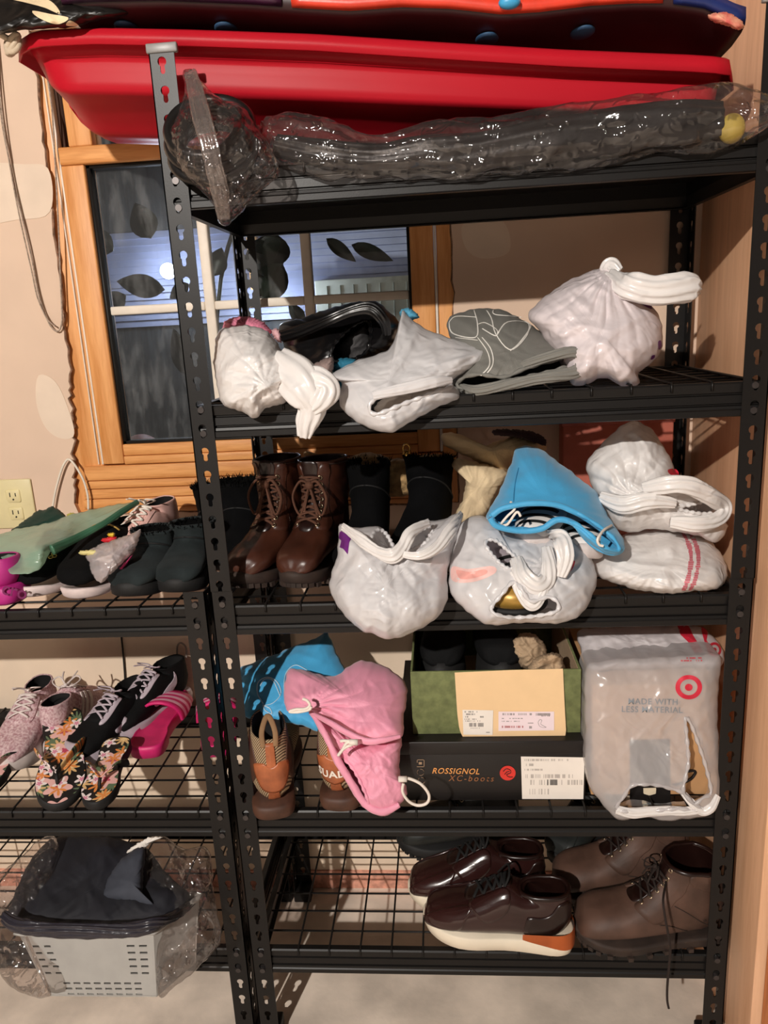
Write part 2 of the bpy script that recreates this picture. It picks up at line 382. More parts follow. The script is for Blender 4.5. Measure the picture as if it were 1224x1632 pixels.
for px, Yb, r, colr, nm in ((265, .80, .055, '7b8b60', 'green'), (222, .93, .06, 'a06a62', 'pink')):
    c = onY(px, 690, Yb)
    t = thing('garden_ball', '%s ball outside, seen low in the left window pane' % nm, 'ball', tuple(np.array([c[0], c[1], 1.03])))
    c[2] = 1.03 + r; G().sphere(c, r, 24, 14).build('ball', M('ball_' + nm, colr, .5), t)
G().box(-1.2, -.33, .55, 1.45, 1.0, 1.03).build('planter_ledge', M('ledge_dark', '2b2a28', .9), tag(thing('garden_ledge', 'dark ledge outside under the window holding two balls', 'ledge', (-.3, 1.0, 1.0))), smooth=False)

# wooden cabinet standing right of the rack
cb = thing('wooden_cabinet', 'tall maple veneer cabinet with its side against the black rack', 'cabinet', (1.2, .2, FZ))
G().box(.925, .945, -.05, YW - .004, FZ, 2.6, .0025).build('side_panel', m_panel, cb)
G().box(.9455, 1.5, -.046, -.026, FZ + .04, 2.6, .002).build('door', m_door_w, cb)
G().box(.945, 1.5, -.026, YW - .004, FZ, FZ + .6, 0).build('carcass', m_panel, cb, smooth=False)

# outlet
m_ivory = M('ivory_plastic', 'ddcf9f', .4, var=.03)
x0, _, z1 = onY(-22, 765, YW); x1 = onY(50, 765, YW)[0]; z0 = z1 - .115
ot = thing('outlet', 'ivory duplex wall outlet left of the window', 'outlet', ((x0 + x1) / 2, YW, z0))
G().box(x0, x1, YW - .006, YW, z0, z1, .003).build('cover_plate', m_ivory, ot)
xc = (x0 + x1) / 2 + .008
for k in (0, 1):
    zc = z1 - .038 - .041 * k
    r = G().box(xc - .017, xc + .017, YW - .0085, YW - .005, zc - .0145, zc + .0145, .004).build('receptacle', m_ivory, ot)
    s_ = G()
    for dx, h in ((-.0065, .005), (.0065, .004)): s_.box(xc + dx - .0011, xc + dx + .0011, YW - .0090, YW - .008, zc - h + .003, zc + h + .003)
    s_.sphere((xc, YW - .0085, zc - .008), .0022, 8, 6)
    s_.build('slot', m_gasket, r)
# string looped beside the window and the white cord stub
m_string = M('grey_string', 'a08d7d', .9, var=.3, vscale=200)
def Wl(pts, Y): return np.array([onY(x, y, Y) for x, y in pts])
st = thing('hanging_string', 'looped grey string hanging on the wall left of the window', 'string', tuple(onY(95, 520, YW - .01)))
G().tube(catmull(Wl([(-8, 20), (0, 170), (20, 280), (48, 400), (62, 470), (78, 515), (92, 528), (99, 510), (97, 460), (94, 380), (88, 260), (80, 150), (60, 60)], YW - .008), 90), .0018, 6).build('cord_loop', m_string, st)
G().tube(catmull(Wl([(-8, 60), (6, 200), (26, 320), (50, 430), (60, 475), (75, 508), (88, 520)], YW - .012), 60), .0016, 6).build('cord_strand', m_string, st)
m_white_cord = M('white_cord', 'e6dccb', .5, var=.04)
wc = thing('white_cord', 'thin white cord bent out of the torn wall above the green bag', 'cord', tuple(onY(100, 735, YW - .005)))
G().tube(catmull(Wl([(83, 815), (88, 785), (96, 755), (103, 738), (110, 732), (120, 742), (133, 765), (140, 790), (141, 812)], YW - .012), 50), .0026, 7).build('cord', m_white_cord, wc)
bc = thing('hanging_wire', 'thin dark wire hanging down the wall behind the left rack', 'cord', tuple(onY(196, 1110, YW - .006)))
G().tube(catmull(Wl([(192, 1003), (196, 1040), (199, 1080), (200, 1130), (196, 1180)], YW - .006), 30), .0022, 6).build('cord', m_gasket, bc)
# ------------------------------------------------------------------ steel racks
m_steel = M('black_powder_coat', '141211', .42, var=.08, vscale=300, bump=.05, bscale=600, spec=.32)
m_rivet = M('dark_rivet', '4a4544', .35, metal=.6)
m_cap = M('grey_cap', '8b8886', .4)
PITCH = .0381; Z0 = 1.829 - .019; DL = .0102; FLG = .0375
def keyhole(cx, cz):
    r, w = .0066, .0036; out = []
    for a in np.linspace(-60, 240, 11): out.append((cx + r * math.cos(math.radians(a)), cz + r * math.sin(math.radians(a))))
    out += [(cx - w, cz - .0135), (cx - w * .5, cz - .0162), (cx + w * .5, cz - .0162), (cx + w, cz - .0135)]
    return out
def flange_mesh(z0, z1, holes):
    """flat flange with real keyholes: triangles for the two faces, quads for every edge; coordinates (u along the flange, z)"""
    loops = [[(0, z0), (FLG, z0), (FLG, z1), (0, z1)]] + [keyhole(FLG * .49, z) for z in holes]
    tri = []; pts = [p for l in loops for p in l]
    # cut the strip into one cell per hole so the tessellation stays local
    cuts = [z0] + [(holes[i] + holes[i + 1]) / 2 - .004 for i in range(len(holes) - 1)] + [z1] if holes[0] < holes[-1] else None
    V = []; F = []
    for i, h in enumerate(holes):
        a, b = cuts[i], cuts[i + 1]
        outer = [(0, a), (FLG, a), (FLG, b), (0, b)]; inner = keyhole(FLG * .49, h)
        tr = tessellate_polygon([[Vector((x, y, 0)) for x, y in outer], [Vector((x, y, 0)) for x, y in inner]])
        base = len(V); V += outer + inner; F += [tuple(base + k for k in t) for t in tr]
    return V, F, loops
def post_half(z0, z1, holes, T=.0018):
    holes = sorted(holes); V, F, loops = flange_mesh(z0, z1, holes); n = len(V)
    g = G()
    for mapf in (lambda u, d, z: (u, d, z), lambda u, d, z: (d, u, z)):
        v = [mapf(u, 0, z) for u, z in V] + [mapf(u, T, z) for u, z in V]
        f = list(F) + [tuple(n + k for k in t[::-1]) for t in F]
        g.raw(v, f)
        for l in loops:
            m = len(l); g.raw([mapf(u, 0, z) for u, z in l] + [mapf(u, T, z) for u, z in l], [(i, (i + 1) % m, m + (i + 1) % m, m + i) for i in range(m)])
    return g
HU = [Z0 - PITCH * k for k in range(22)]; HL = [Z0 - PITCH * k + DL for k in range(22, 46)]
ZJ = .997; ZF = FZ + .018
BEAM_H = .053
# beam section: (out, z) - negative 'out' is towards the viewer of that beam
PROF = [(.012, .0), (.001, .0), (-.001, -.003), (.0005, -.016), (.004, -.0175), (.004, -.019), (.0005, -.0205), (.000, -.0325), (.0035, -.034), (.0035, -.0355), (-.0005, -.037), (-.0015, -.041), (-.0035, -.043), (-.0035, -.0515), (-.001, -.053), (.010, -.053), (.010, -.051), (.002, -.049), (.006, -.03), (.006, -.004), (.012, -.002)]
def rack(name, label, X0, X1, Ybk, shelves, full, wires_x):
    r = thing(name, label, 'shelving', ((X0 + X1) / 2, Ybk / 2, FZ))
    ghalves = [post_half(ZF, ZJ, HL)]
    if full: ghalves.append(post_half(ZJ - .0, 1.829, HU))
    for gi, gh in enumerate(ghalves):
        base = np.concatenate(gh.v)
        for sx, ox in ((1, X0), (-1, X1)):
            for sy, oy in ((1, 0.0), (-1, Ybk)):
                g = G(); v = base.copy()
                off = 0 if gi == 0 else -.0012
                v[:, 0] = ox + sx * (v[:, 0] + off); v[:, 1] = oy + sy * (v[:, 1] + off); g.raw(v, gh.f)
                po = g.build('post', m_steel, r, smooth=False)
                if gi == 0:
                    b = G(); b.box(*(sorted((ox - sx * .002, ox + sx * .040))), *(sorted((oy - sy * .002, oy + sy * .040))), FZ, FZ + .030, .003); b.build('foot', M('black_foot', '0d0c0c', .6) if 'black_foot' not in bpy.data.materials else bpy.data.materials['black_foot'], po)
                if gi == (1 if full else 0) and full:
                    b = G(); b.box(*(sorted((ox - sx * .004, ox + sx * .042))), *(sorted((oy - sy * .004, oy + sy * .005))), 1.821, 1.834, .002); b.build('cap', m_cap, po)
    for zt in shelves:
        # front and back beams, then side beams
        for (a, b, sgn, yy) in ((X0 + .002, X1 - .002, 1, .0055), (X0 + .002, X1 - .002, -1, Ybk - .0055)):
            rings = [[(x, yy + sgn * q, zt + z) for q, z in PROF] for x in (a + .001, b - .001)]
            G().loft(rings).build('long_beam', m_steel, r, smooth=False)
        for sgn, xx in ((1, X0 + .0055), (-1, X1 - .0055)):
            rings = [[(xx + sgn * q, y, zt + z) for q, z in PROF] for y in (.008, Ybk - .008)]
            G().loft(rings).build('side_beam', m_steel, r, smooth=False)
        # wire deck
        wd = G(); wr = .0021
        for x in wires_x:
            wd.tube([(x, .0035, zt - .012), (x, .0035, zt - .002), (x, .006, zt + .0015), (x, Ybk - .006, zt + .0015), (x, Ybk - .0035, zt - .006)], wr, 5)
        for y in (.055, .108, .158, .216, .270, .320, .362):
            wd.tube([(X0 + .004, y, zt - .0023), (X1 - .004, y, zt - .0023)], wr, 5)
        if full and zt == shelves[0]:
            G().box(X0 + .012, X1 - .012, .008, Ybk - .008, zt - .006, zt - .0045, 0).build('deck_board', m_steel, r, smooth=False)
        wd.build('wire_deck', m_steel, r, kind='stuff')
        # rivets holding the beams in the keyholes
        zz = sorted(HU + HL, key=lambda z: abs(z - (zt - .018)))[:2]
        for xr_ in (X0 + FLG * .49, X1 - FLG * .49):
            for z in zz:
                g = G(); g.tube([(xr_, -.0028, z - .0085), (xr_, .004, z - .0085)], [.0052, .0058], 12); g.build('rivet', m_rivet, r, auto=40)
    return r
SH = [1.662, 1.312, .968, .564, .256]
wx = [.031 + .0605 * k for k in range(1, 15)]
rack_main = rack('shelving_rack', 'tall black steel shelving rack of five wire shelves beside the wooden cabinet', 0.0, .897, .4125, SH, True, [x for x in wx if x < .885])
rack_left = rack('shelving_rack', 'low black steel shelving rack of three wire shelves left of the tall rack', -.95, -.0115, .4125, [.968, .564, .256], False, [-.012 - .0605 * k for k in range(1, 16)])
# ------------------------------------------------------------------ soft goods: bags modelled as closed, crumpled shells
def cp(ox, oy, s, pts): return [(ox + s * x, oy + s * y) for x, y in pts]
A1 = lambda p: cp(0, 0, .5065, p); A2 = lambda p: cp(600, 0, .5098, p); A3 = lambda p: cp(0, 380, .3595, p); A4 = lambda p: cp(320, 330, .3758, p)
A5 = lambda p: cp(680, 330, .4444, p); A6 = lambda p: cp(340, 680, .3431, p); A7 = lambda p: cp(700, 650, .4281, p); A8 = lambda p: cp(0, 700, .3268, p)
B1 = lambda p: cp(0, 1000, .3268, p); B2 = lambda p: cp(0, 1300, .3431, p); B3 = lambda p: cp(360, 990, .2941, p); B4 = lambda p: cp(620, 980, .2778, p)
B5 = lambda p: cp(880, 970, .2810, p); B6 = lambda p: cp(380, 1290, .3431, p); B7 = lambda p: cp(620, 1300, .2614, p); B8 = lambda p: cp(860, 1300, .2974, p)

def tri(x): return np.abs((x % 2) - 1) * 2 - 1
def crumple(u, v, seed, wl=.06, n=8):
    r = np.random.default_rng(seed); out = np.zeros_like(u)
    for k in range(n):
        a = r.uniform(0, pi); w = wl * r.uniform(.5, 1.9); ph = r.uniform(0, 9, 4)
        uu = u + .25 * wl * np.sin(v * 2.3 / wl + ph[2]); vv = v + .25 * wl * np.sin(u * 1.9 / wl + ph[3])
        x = (uu * math.cos(a) + vv * math.sin(a)) / w
        t = 1 - np.abs(tri(x + ph[0]))
        mask = np.clip(.5 + .8 * np.sin((uu * math.sin(a) * 1.3 - vv * math.cos(a)) / (w * 1.3) + ph[1]), 0, 1)
        thin = np.clip(1 - np.abs(tri(x * .55 + ph[0])) * 3.2, 0, 1)
        out += ((t - .5) * .55 + thin * .8 * mask) * mask * w / wl
    return out * 1.9 / n ** .5
class Puff:
    def __init__(s, outline, depth, tf, tb, seed=1, n=150, m=34, amp=.0075, wl=.05, gathers=(), lumps=(), center=None, back='shell', prof=(2.6, 1.7), holes=(), jitter=2.0, smooth=True, tuck=0):
        ol = np.asarray(outline, float)
        o = catmull(ol, max(160, n * 2), True) if smooth else ol
        o = even(o, n, True)
        if jitter:
            q = np.arange(n); r_ = np.random.default_rng(seed); wv = sum(np.abs(((q * f_ / n + r_.uniform()) % 1) * 2 - 1) - .5 for f_ in (9, 14, 23, 37)) * .5
            tg = np.roll(o, -1, 0) - np.roll(o, 1, 0); nm_ = np.column_stack([tg[:, 1], -tg[:, 0]]); nm_ /= np.linalg.norm(nm_, axis=1)[:, None] + 1e-9; o = o + nm_ * (wv * jitter)[:, None]
        s.c = np.array(center if center is not None else o.mean(0), float); s.o = o; s.seed = seed
        ymin, ymax = o[:, 1].min(), o[:, 1].max(); s.ymin, s.ymax = ymin, ymax
        s.depth = depth if isinstance(depth, tuple) else (depth, depth)
        s.tf, s.tb, s.amp, s.wl, s.gathers, s.lumps, s.prof = tf, tb, amp, wl, gathers, lumps, prof
        ct = s.plane(np.array([[s.c[0], ymin]]))[0]; cb = s.plane(np.array([[s.c[0], ymax]]))[0]
        up = ct - cb; up[0] = 0; up /= np.linalg.norm(up); nn = np.cross((1, 0, 0), up)
        s.up = up; s.h0 = s.plane(s.c[None])[0]
        s.nrm = (CAM - s.h0) / np.linalg.norm(CAM - s.h0)
        s.ang = np.unwrap(np.arctan2(o[:, 1] - s.c[1], o[:, 0] - s.c[0]))
        s.holes = [even(catmull(h, 90, True), 60, True) for h in holes]
        s.n, s.m = n, m; s.back = back
    def plane(s, px):
        px = np.asarray(px, float); t = (px[:, 1] - s.ymin) / (s.ymax - s.ymin + 1e-9)
        Y = s.depth[0] * (1 - t) + s.depth[1] * t; d = rays(px)
        return CAM + d * ((Y - CAM[1]) / d[:, 1])[:, None]
    def at(s, px, rr, front=True, off=0):
        px = np.asarray(px, float); P = s.plane(px); rel = P - s.h0
        u, v = rel[:, 0], rel @ s.up; a, b = s.prof
        pr = np.clip(1 - np.clip(rr, 0, 1) ** a, 0, 1) ** (1 / b)
        T = s.tf if front else s.tb
        add_ = np.zeros(len(px))
        for (lx, ly, lr, lh) in s.lumps if front else ():
            add_ += lh * np.exp(-((px[:, 0] - lx) ** 2 + (px[:, 1] - ly) ** 2) / lr ** 2)
        fade = np.clip((1 - rr) * 5, 0.25, 1)
        w = s.amp * crumple(u, v, s.seed + (0 if front else 77), s.wl) * fade
        w = w + s.amp * .35 * crumple(u, v, s.seed + 31, s.wl * .33, 6) * fade
        for (gx, gy, k, R, ga) in s.gathers:
            g0 = s.plane(np.array([[gx, gy]]))[0] - s.h0; du, dv = u - g0[0], v - g0 @ s.up; rad = np.hypot(du, dv); th = np.arctan2(dv, du)
            wob = .5 * np.sin(rad * 60 + gx)
            w = w + ga * (np.abs(np.sin(th * k + wob)) ** .7 - .5) * np.exp(-rad / R) * np.clip(rad / .02, 0, 1)
        return P + (s.nrm * (1 if front else -1)) * (pr * T + add_ * pr + w + off)[:, None] + 0
    def rr(s, px):
        px = np.asarray(px, float); d = px - s.c; th = np.arctan2(d[:, 1], d[:, 0]); R = np.hypot(d[:, 0], d[:, 1])
        base = np.arctan2(s.o[:, 1] - s.c[1], s.o[:, 0] - s.c[0]); q = np.argsort(base); br = np.hypot(*(s.o - s.c).T)
        return R / np.interp(th, base[q], br[q], period=2 * pi)
    def surf(s, px, off=0.0006):
        px = np.asarray(px, float).reshape(-1, 2); return s.at(px, np.clip(s.rr(px), 0, 1), True, off)
    def mesh(s):
        g = G(); n, m = s.n, s.m
        rs = np.linspace(0, 1, m + 1)[1:] ** .85
        ringp = [s.c + (s.o - s.c) * r for r in rs]
        for front in (True, False):
            rows = [s.at(p, np.full(n, r), front) for p, r in zip(ringp, rs)]
            c0 = s.at(s.c[None], np.zeros(1), front)[0]
            if not front and s.back != 'shell':
                e0 = s.edge; e1 = e0 + np.array([0, s.back, 0]); b = g.n; g.raw(np.concatenate([e0, e1]), [(j, (j + 1) % n, n + (j + 1) % n, n + j) for j in range(n)]); continue
            # outer ring shared: take the front outline for both
            if front: s.edge = rows[-1]
            else: rows[-1] = s.edge
            b = g.n; g.raw([c0], []); g.raw(np.concatenate(rows), [])
            F = []
            def inside(q):
                return front and any(_in(h, q) for h in s.holes)
            for j in range(n):
                if not inside(ringp[0][j]): F.append((b, b + 1 + j, b + 1 + (j + 1) % n))
            for i in range(m - 1):
                mid = (ringp[i] + ringp[i + 1] + np.roll(ringp[i], -1, 0) + np.roll(ringp[i + 1], -1, 0)) / 4
                for j in range(n):
                    if s.holes and front and inside(mid[j]): continue
                    j2 = (j + 1) % n; F.append((b + 1 + i * n + j, b + 1 + (i + 1) * n + j, b + 1 + (i + 1) * n + j2, b + 1 + i * n + j2))
            g.f.extend(F if front else [f[::-1] for f in F])
        return g
    def rim(s, k, r=.0032, wob=.0012):
        h = s.holes[k]; p = s.surf(h, .0002)
        rr_ = r * (1 + .35 * np.sin(np.arange(len(h)) * 1.7))
        return G().tube(p, rr_, 7, closed=True)
def _in(poly, q):
    x, y = q; c = False; j = len(poly) - 1
    for i in range(len(poly)):
        xi, yi = poly[i]; xj, yj = poly[j]
        if (yi > y) != (yj > y) and x < (xj - xi) * (y - yi) / (yj - yi + 1e-12) + xi: c = not c
        j = i
    return c
def patch(pf, outline, off=.0008, rings=8, n=48, smooth=True):
    """flat print that follows a surface"""
    o = even(catmull(outline, 120, True), n, True) if smooth else even(outline, n, True)
    c = o.mean(0); g = G(); rows = [pf(c + (o - c) * r, off) for r in np.linspace(.02, 1, rings)]
    return g.loft(rows, True, False)
def ring_print(pf, c, r0, r1, off=.0008, sq=1.0, n=48):
    a = np.linspace(0, 2 * pi, n, endpoint=False); d = np.stack([np.cos(a), np.sin(a) * sq], 1)
    return G().grid([pf(np.array(c) + d * r, off) for r in np.linspace(r0, r1, 4)], closed_v=True)
def text_on(pf, body, x, y, size, ang=0, off=.0010, bold=0, shear=0, spacing=1.0, sy=1.0, align='LEFT'):
    v, f = text_mesh(body, 1, bold, shear, align, spacing); a = math.radians(ang)
    px = np.stack([x + size * (v[:, 0] * math.cos(a) + v[:, 1] * sy * math.sin(a)), y + size * (v[:, 0] * math.sin(a) - v[:, 1] * sy * math.cos(a))], 1)
    return G().raw(pf(px, off), f)
def stroke(pf, pts, r=.0013, off=.001, n=None):
    p = catmull(pts, n or len(pts) * 8); return G().tube(pf(p, off), r, 5, flat=.6)
def sausage(axis, radii, Y, flat=.6, seed=1, amp=.003, wl=.04, n=36, m=90, pleat=.9, cr=.35):
    """a soft stuffed strip along a pixel path; radii in pixels; Y per point"""
    ax = np.asarray(axis, float); k = len(ax); Y = np.ones(k) * Y
    full = catmull(np.column_stack([ax, radii, Y]), m); c = np.array([onY(a, b, d) for a, b, _, d in full])
    sc = np.linalg.norm(np.array([onY(a + 10, b, d) for a, b, _, d in full]) - c, axis=1) / 10
    R = np.maximum(full[:, 2], .5) * sc; t = np.gradient(c, axis=0); t /= np.linalg.norm(t, axis=1)[:, None]
    rows = []; L = np.concatenate([[0], np.cumsum(np.linalg.norm(np.diff(c, axis=0), axis=1))])
    for i in range(m):
        dep = np.array([0, -1, 0]) - t[i] * (-t[i][1]); dep /= np.linalg.norm(dep); sd = np.cross(t[i], dep)
        a = np.linspace(0, 2 * pi, n, endpoint=False)
        pl = np.abs(tri(a * 4 / pi + .5 * math.sin(L[i] / wl * .6 + seed) + seed)) - .5
        w = amp * (pleat * pl + cr * crumple(np.full(n, L[i]), np.cos(a) * R[i] * 1.5 + (a > pi) * .3, seed, wl * 2)) * min(1, R[i] / .012)
        rows.append(c[i] + np.outer(np.sin(a) * (R[i] + w), sd) + np.outer(np.cos(a) * (R[i] * flat + w), dep))
    return G().loft(rows)

# ---- films and fabrics
m_bag = film('white_carrier_film', 'f8f3f0', .05, .25, .02, .55, 70, .14, .6)
m_bag_thin = film('thin_white_film', 'f4f1f2', .16, .22, .03, .55, 60, .16, .6)
m_clear = film('clear_film', 'eadfda', .972, .07, .02, 1.0, 110, .2, .8)
m_green_film = film('green_film', 'c6e8cf', .40, .2, .03, .4, 40, .45)
m_purple = M('purple_print', '6a1f78', .5); m_red = M('red_print', 'd2283f', .5); m_grey_print = M('grey_print', '868d94', .6)
m_pinkfab = M('pink_fabric', 'ec9cb4', .55, var=.06, vscale=8, bump=.15, bscale=500, sheen=.2)
m_bluefab = M('sky_blue_fabric', '46a6d8', .55, var=.06, vscale=8, bump=.15, bscale=500, sheen=.2)
m_greyfab = M('grey_fabric', '77756f', .75, var=.08, vscale=9, bump=.2, bscale=500)
m_blackpvc = M('black_sheet', '0c0b0c', .28, var=.1, bump=.25, bscale=60)
m_cordw = M('white_drawcord', 'eadfd3', .7, var=.05)
m_dark = M('dark_inside', '0d0b0b', .9)
m_khaki = M('khaki_cotton', 'd3b88f', .85, var=.12, vscale=12, bump=.3, bscale=300)
m_tan = M('tan_canvas', 'e6cda6', .85, var=.1, bump=.2, bscale=300)

def bag(name, label, pf, mat, group=None, cat='bag', rims=True):
    c = pf.plane(np.array([[pf.c[0], pf.ymax - .05 * (pf.ymax - pf.ymin)]]))[0]
    t = thing(name, label, cat, tuple(c), group=group)
    body = pf.mesh().build('body', mat, t)
    if rims:
        for k in range(len(pf.holes)): pf.rim(k).build('opening_rim', mat, t)
    return t

# shelf two, left to right -------------------------------------------------
p = Puff(A4([(75, 530), (130, 508), (200, 503), (262, 515), (312, 560), (350, 620), (392, 690), (400, 760), (360, 830), (280, 850), (232, 897), (170, 865), (110, 850), (85, 820), (65, 740), (55, 640)]), (.10, -.005), .085, .05, 11, amp=.0085, wl=.05, gathers=[(421, 610, 7, .07, .006)], lumps=[(410, 585, 40, .015)])
t = bag('carrier_bag', 'knotted white plastic bag hanging over the second shelf beside the left post', p, m_bag)
sausage(A4([(330, 650), (400, 720), (440, 780), (470, 850), (450, 920), (440, 975)]), [22, 34, 32, 22, 15, 9], [-.0, -.035, -.05, -.052, -.05, -.045], .55, 4, .006, .03).build('knotted_handle', m_bag, t)
sausage(A4([(430, 730), (490, 745), (530, 775), (500, 830), (455, 870)]), [15, 24, 20, 16, 8], [-.02, -.045, -.055, -.06, -.055], .6, 5, .005, .03).build('knotted_handle', m_bag, t)
G().tube(p.surf(catmull(A4([(500, 770), (532, 760), (545, 790), (515, 850), (470, 885)]), 30), .02), .004, 7).build('handle_edge', m_bag, t)
p = Puff(A4([(90, 525), (100, 490), (130, 470), (190, 463), (240, 475), (285, 505), (295, 540), (200, 560), (110, 560)]), .17, .035, .035, 12, amp=.004, wl=.03)
bag('slipper', 'pink padded slipper poking out behind the knotted white bag', p, M('pink_padding', 'd98098', .7, bump=.2), cat='shoe')
p = Puff(A4([(300, 525), (325, 515), (345, 545), (340, 575), (315, 560)]), .16, .02, .02, 13, n=60, m=12, amp=.002, wl=.02)
bag('fabric_scrap', 'small pale pink scrap between knotted white bag and black pouch', p, M('pale_pink_fabric', 'd9a9ad', .8), cat='cloth')
# black pouch with open mouth
p = Puff(A4([(335, 500), (430, 470), (560, 425), (680, 400), (745, 402), (795, 440), (850, 505), (815, 590), (740, 632), (660, 650), (560, 690), (465, 692), (390, 640), (345, 570)]), (.24, .12), .09, .06, 14, amp=.006, wl=.09, holes=[A4([(560, 600), (600, 545), (650, 505), (705, 490), (712, 560), (690, 620), (620, 650), (565, 645)])], center=A4([(620, 560)])[0])
t = bag('black_pouch', 'shiny black sheet pouch lying open between two white bags', p, m_blackpvc)
sausage(A4([(345, 545), (440, 520), (540, 480), (640, 440), (720, 430), (775, 480), (790, 540)]), [8, 9, 8, 8, 10, 9, 6], [.10, .08, .06, .06, .06, .06, .08], .5, 6, .003, .05).build('folded_edge', m_blackpvc, t)
q = Puff(A4([(545, 640), (600, 560), (660, 515), (712, 500), (720, 600), (690, 650), (610, 680), (555, 680)]), .15, .03, .02, 15, n=80, m=16, amp=.004, wl=.03)
bag('rolled_garment', 'dark grey garment inside the open black pouch', q, M('dark_grey_cloth', '3c3a3b', .8, bump=.3), cat='clothing')
for nm, pts, y in (('lower', [(545, 660), (600, 640), (660, 650), (640, 690), (570, 700), (550, 690)], .09), ('upper', [(845, 440), (880, 428), (915, 450), (925, 470), (880, 480), (850, 470)], .17), ('front', [(540, 740), (600, 735), (640, 760), (610, 790), (550, 780)], .07)):
    q = Puff(A4(pts), y, .022, .022, 16, n=60, m=12, amp=.002, wl=.02)
    bag('teal_sock', {'lower': 'teal cloth below the black pouch', 'upper': 'light blue cloth tip above the slit white bag', 'front': 'teal cloth tucked left of the slit white bag'}[nm], q, M('teal_cloth_' + nm, '1f6b85' if nm != 'upper' else '58a6c8', .8), cat='cloth')
q = Puff(A4([(455, 690), (510, 650), (560, 640), (560, 700), (545, 745), (500, 730)]), .06, .03, .02, 17, n=70, m=14, amp=.003, wl=.02)
bag('cloth_bundle', 'taupe cloth bundle beside the knotted white bag', q, M('taupe_cloth', '8e7a74', .8), cat='cloth')
# white translucent bag with slit
p = Puff(A4([(855, 438), (885, 470), (960, 518), (1060, 556), (1180, 592), (1222, 606), (1195, 655), (1130, 700), (1062, 738), (1092, 772), (1096, 810), (1050, 832), (960, 872), (890, 912), (810, 956), (740, 946), (650, 905), (600, 855), (583, 800), (598, 745), (556, 735), (545, 712), (605, 680), (680, 642), (735, 630), (800, 600), (832, 530)]), (.14, -.035), .075, .035, 21, amp=.0075, wl=.06, center=A4([(800, 735)])[0], holes=[A4([(722, 830), (780, 792), (900, 768), (1000, 752), (1062, 740), (1050, 762), (960, 790), (850, 832), (740, 872)])], gathers=[(770, 556, 9, .08, .006)], n=180, m=40)
t = bag('carrier_bag', 'translucent white bag lying slit open on the second shelf front', p, m_bag_thin)
sausage(A4([(730, 800), (860, 770), (990, 742), (1065, 735)]), [7, 9, 9, 5], [-.075, -.07, -.06, -.04], .5, 3, .002, .02).build('slit_lip', m_bag_thin, t)
q = Puff(A4([(735, 850), (800, 800), (930, 770), (1040, 750), (1000, 790), (880, 840), (780, 880)]), -.005, .02, .03, 22, n=80, m=12, amp=.003, wl=.03)
bag('tissue_wad', 'beige tissue inside the slit translucent bag', q, M('beige_tissue', 'c0b3a6', .8), cat='paper')
# grey drawstring shoe bag with printed shoe outline
p = Puff(A5([(72, 420), (92, 390), (180, 364), (280, 372), (352, 410), (430, 458), (500, 498), (550, 522), (556, 552), (540, 592), (480, 612), (380, 627), (270, 642), (180, 662), (110, 652), (98, 612), (118, 560), (104, 500), (80, 460)]), (.22, .04), .085, .05, 23, amp=.004, wl=.06, center=A5([(300, 520)])[0], holes=[A5([(112, 632), (150, 604), (200, 596), (280, 606), (340, 580), (430, 552), (530, 542), (510, 562), (440, 586), (360, 604), (250, 634), (140, 650)])], n=170)
t = bag('drawstring_bag', 'grey drawstring shoe bag with white shoe outline, mouth open', p, m_greyfab)
sausage(A5([(300, 600), (360, 565), (440, 535), (520, 520), (552, 540), (540, 585), (460, 605), (370, 622), (270, 640), (170, 658), (105, 640)]), [7, 8, 8, 8, 8, 9, 8, 8, 8, 8, 5], [.04, .02, .01, .01, .015, .01, .0, -.0, .0, .01, .04], .8, 8, .005, .014).build('gathered_hem', m_greyfab, t)
m_whiteprint = M('white_line_print', 'e8e4dc', .6)
g = G()
for ln in ([(172, 370), (188, 420), (182, 470), (100, 455), (84, 415)], [(84, 415), (110, 395), (185, 400)], [(215, 370), (236, 405), (252, 460), (300, 512), (352, 470), (366, 422), (330, 412), (285, 420), (258, 458)], [(190, 425), (215, 420), (255, 445), (250, 465), (205, 440)], [(205, 470), (235, 510), (242, 560), (215, 600)], [(190, 470), (224, 520), (230, 565), (200, 600)], [(240, 372), (250, 390), (340, 395)], [(110, 470), (190, 480)], [(352, 412), (372, 430), (330, 490), (300, 515)]):
    g.tube(p.surf(catmull(A5(ln), 30), .0012), .0013, 5, flat=.5)
g.build('shoe_outline_print', m_whiteprint, t)
# big white bag with tied handles
p = Puff(A5([(365, 392), (400, 342), (480, 282), (560, 240), (630, 218), (665, 215), (700, 258), (760, 320), (815, 362), (836, 400), (846, 455), (840, 520), (802, 562), (762, 592), (762, 636), (700, 642), (640, 612), (570, 637), (520, 632), (478, 560), (440, 500), (400, 440)]), (.20, .07), .11, .09, 31, amp=.0085, wl=.07, gathers=[(973, 436, 14, .11, .010), (973, 436, 23, .07, .006)], lumps=[(960, 560, 60, .015)], n=190, m=44)
t = bag('carrier_bag', 'bulging white plastic bag with purple print on the second shelf', p, film('pinkish_white_film', 'f6eaec', .06, .22, .02, .55, 60, .14, .6))
sausage(A5([(650, 250), (720, 280), (800, 298), (880, 296), (950, 290), (978, 296)]), [13, 18, 20, 21, 20, 8], [.13, .07, .06, .06, .07, .08], .55, 9, .006, .03).build('handle', m_bag, t)
sausage(A5([(640, 235), (660, 215), (690, 235)]), [10, 14, 9], [.16, .15, .14], .6, 10, .004, .02).build('knot', m_bag, t)
sausage(A5([(880, 262), (905, 250), (932, 240)]), [3, 4, 3], [.14, .15, .16], .6, 2, .001, .02, n=12, m=16).build('handle_tip', m_bag, t)
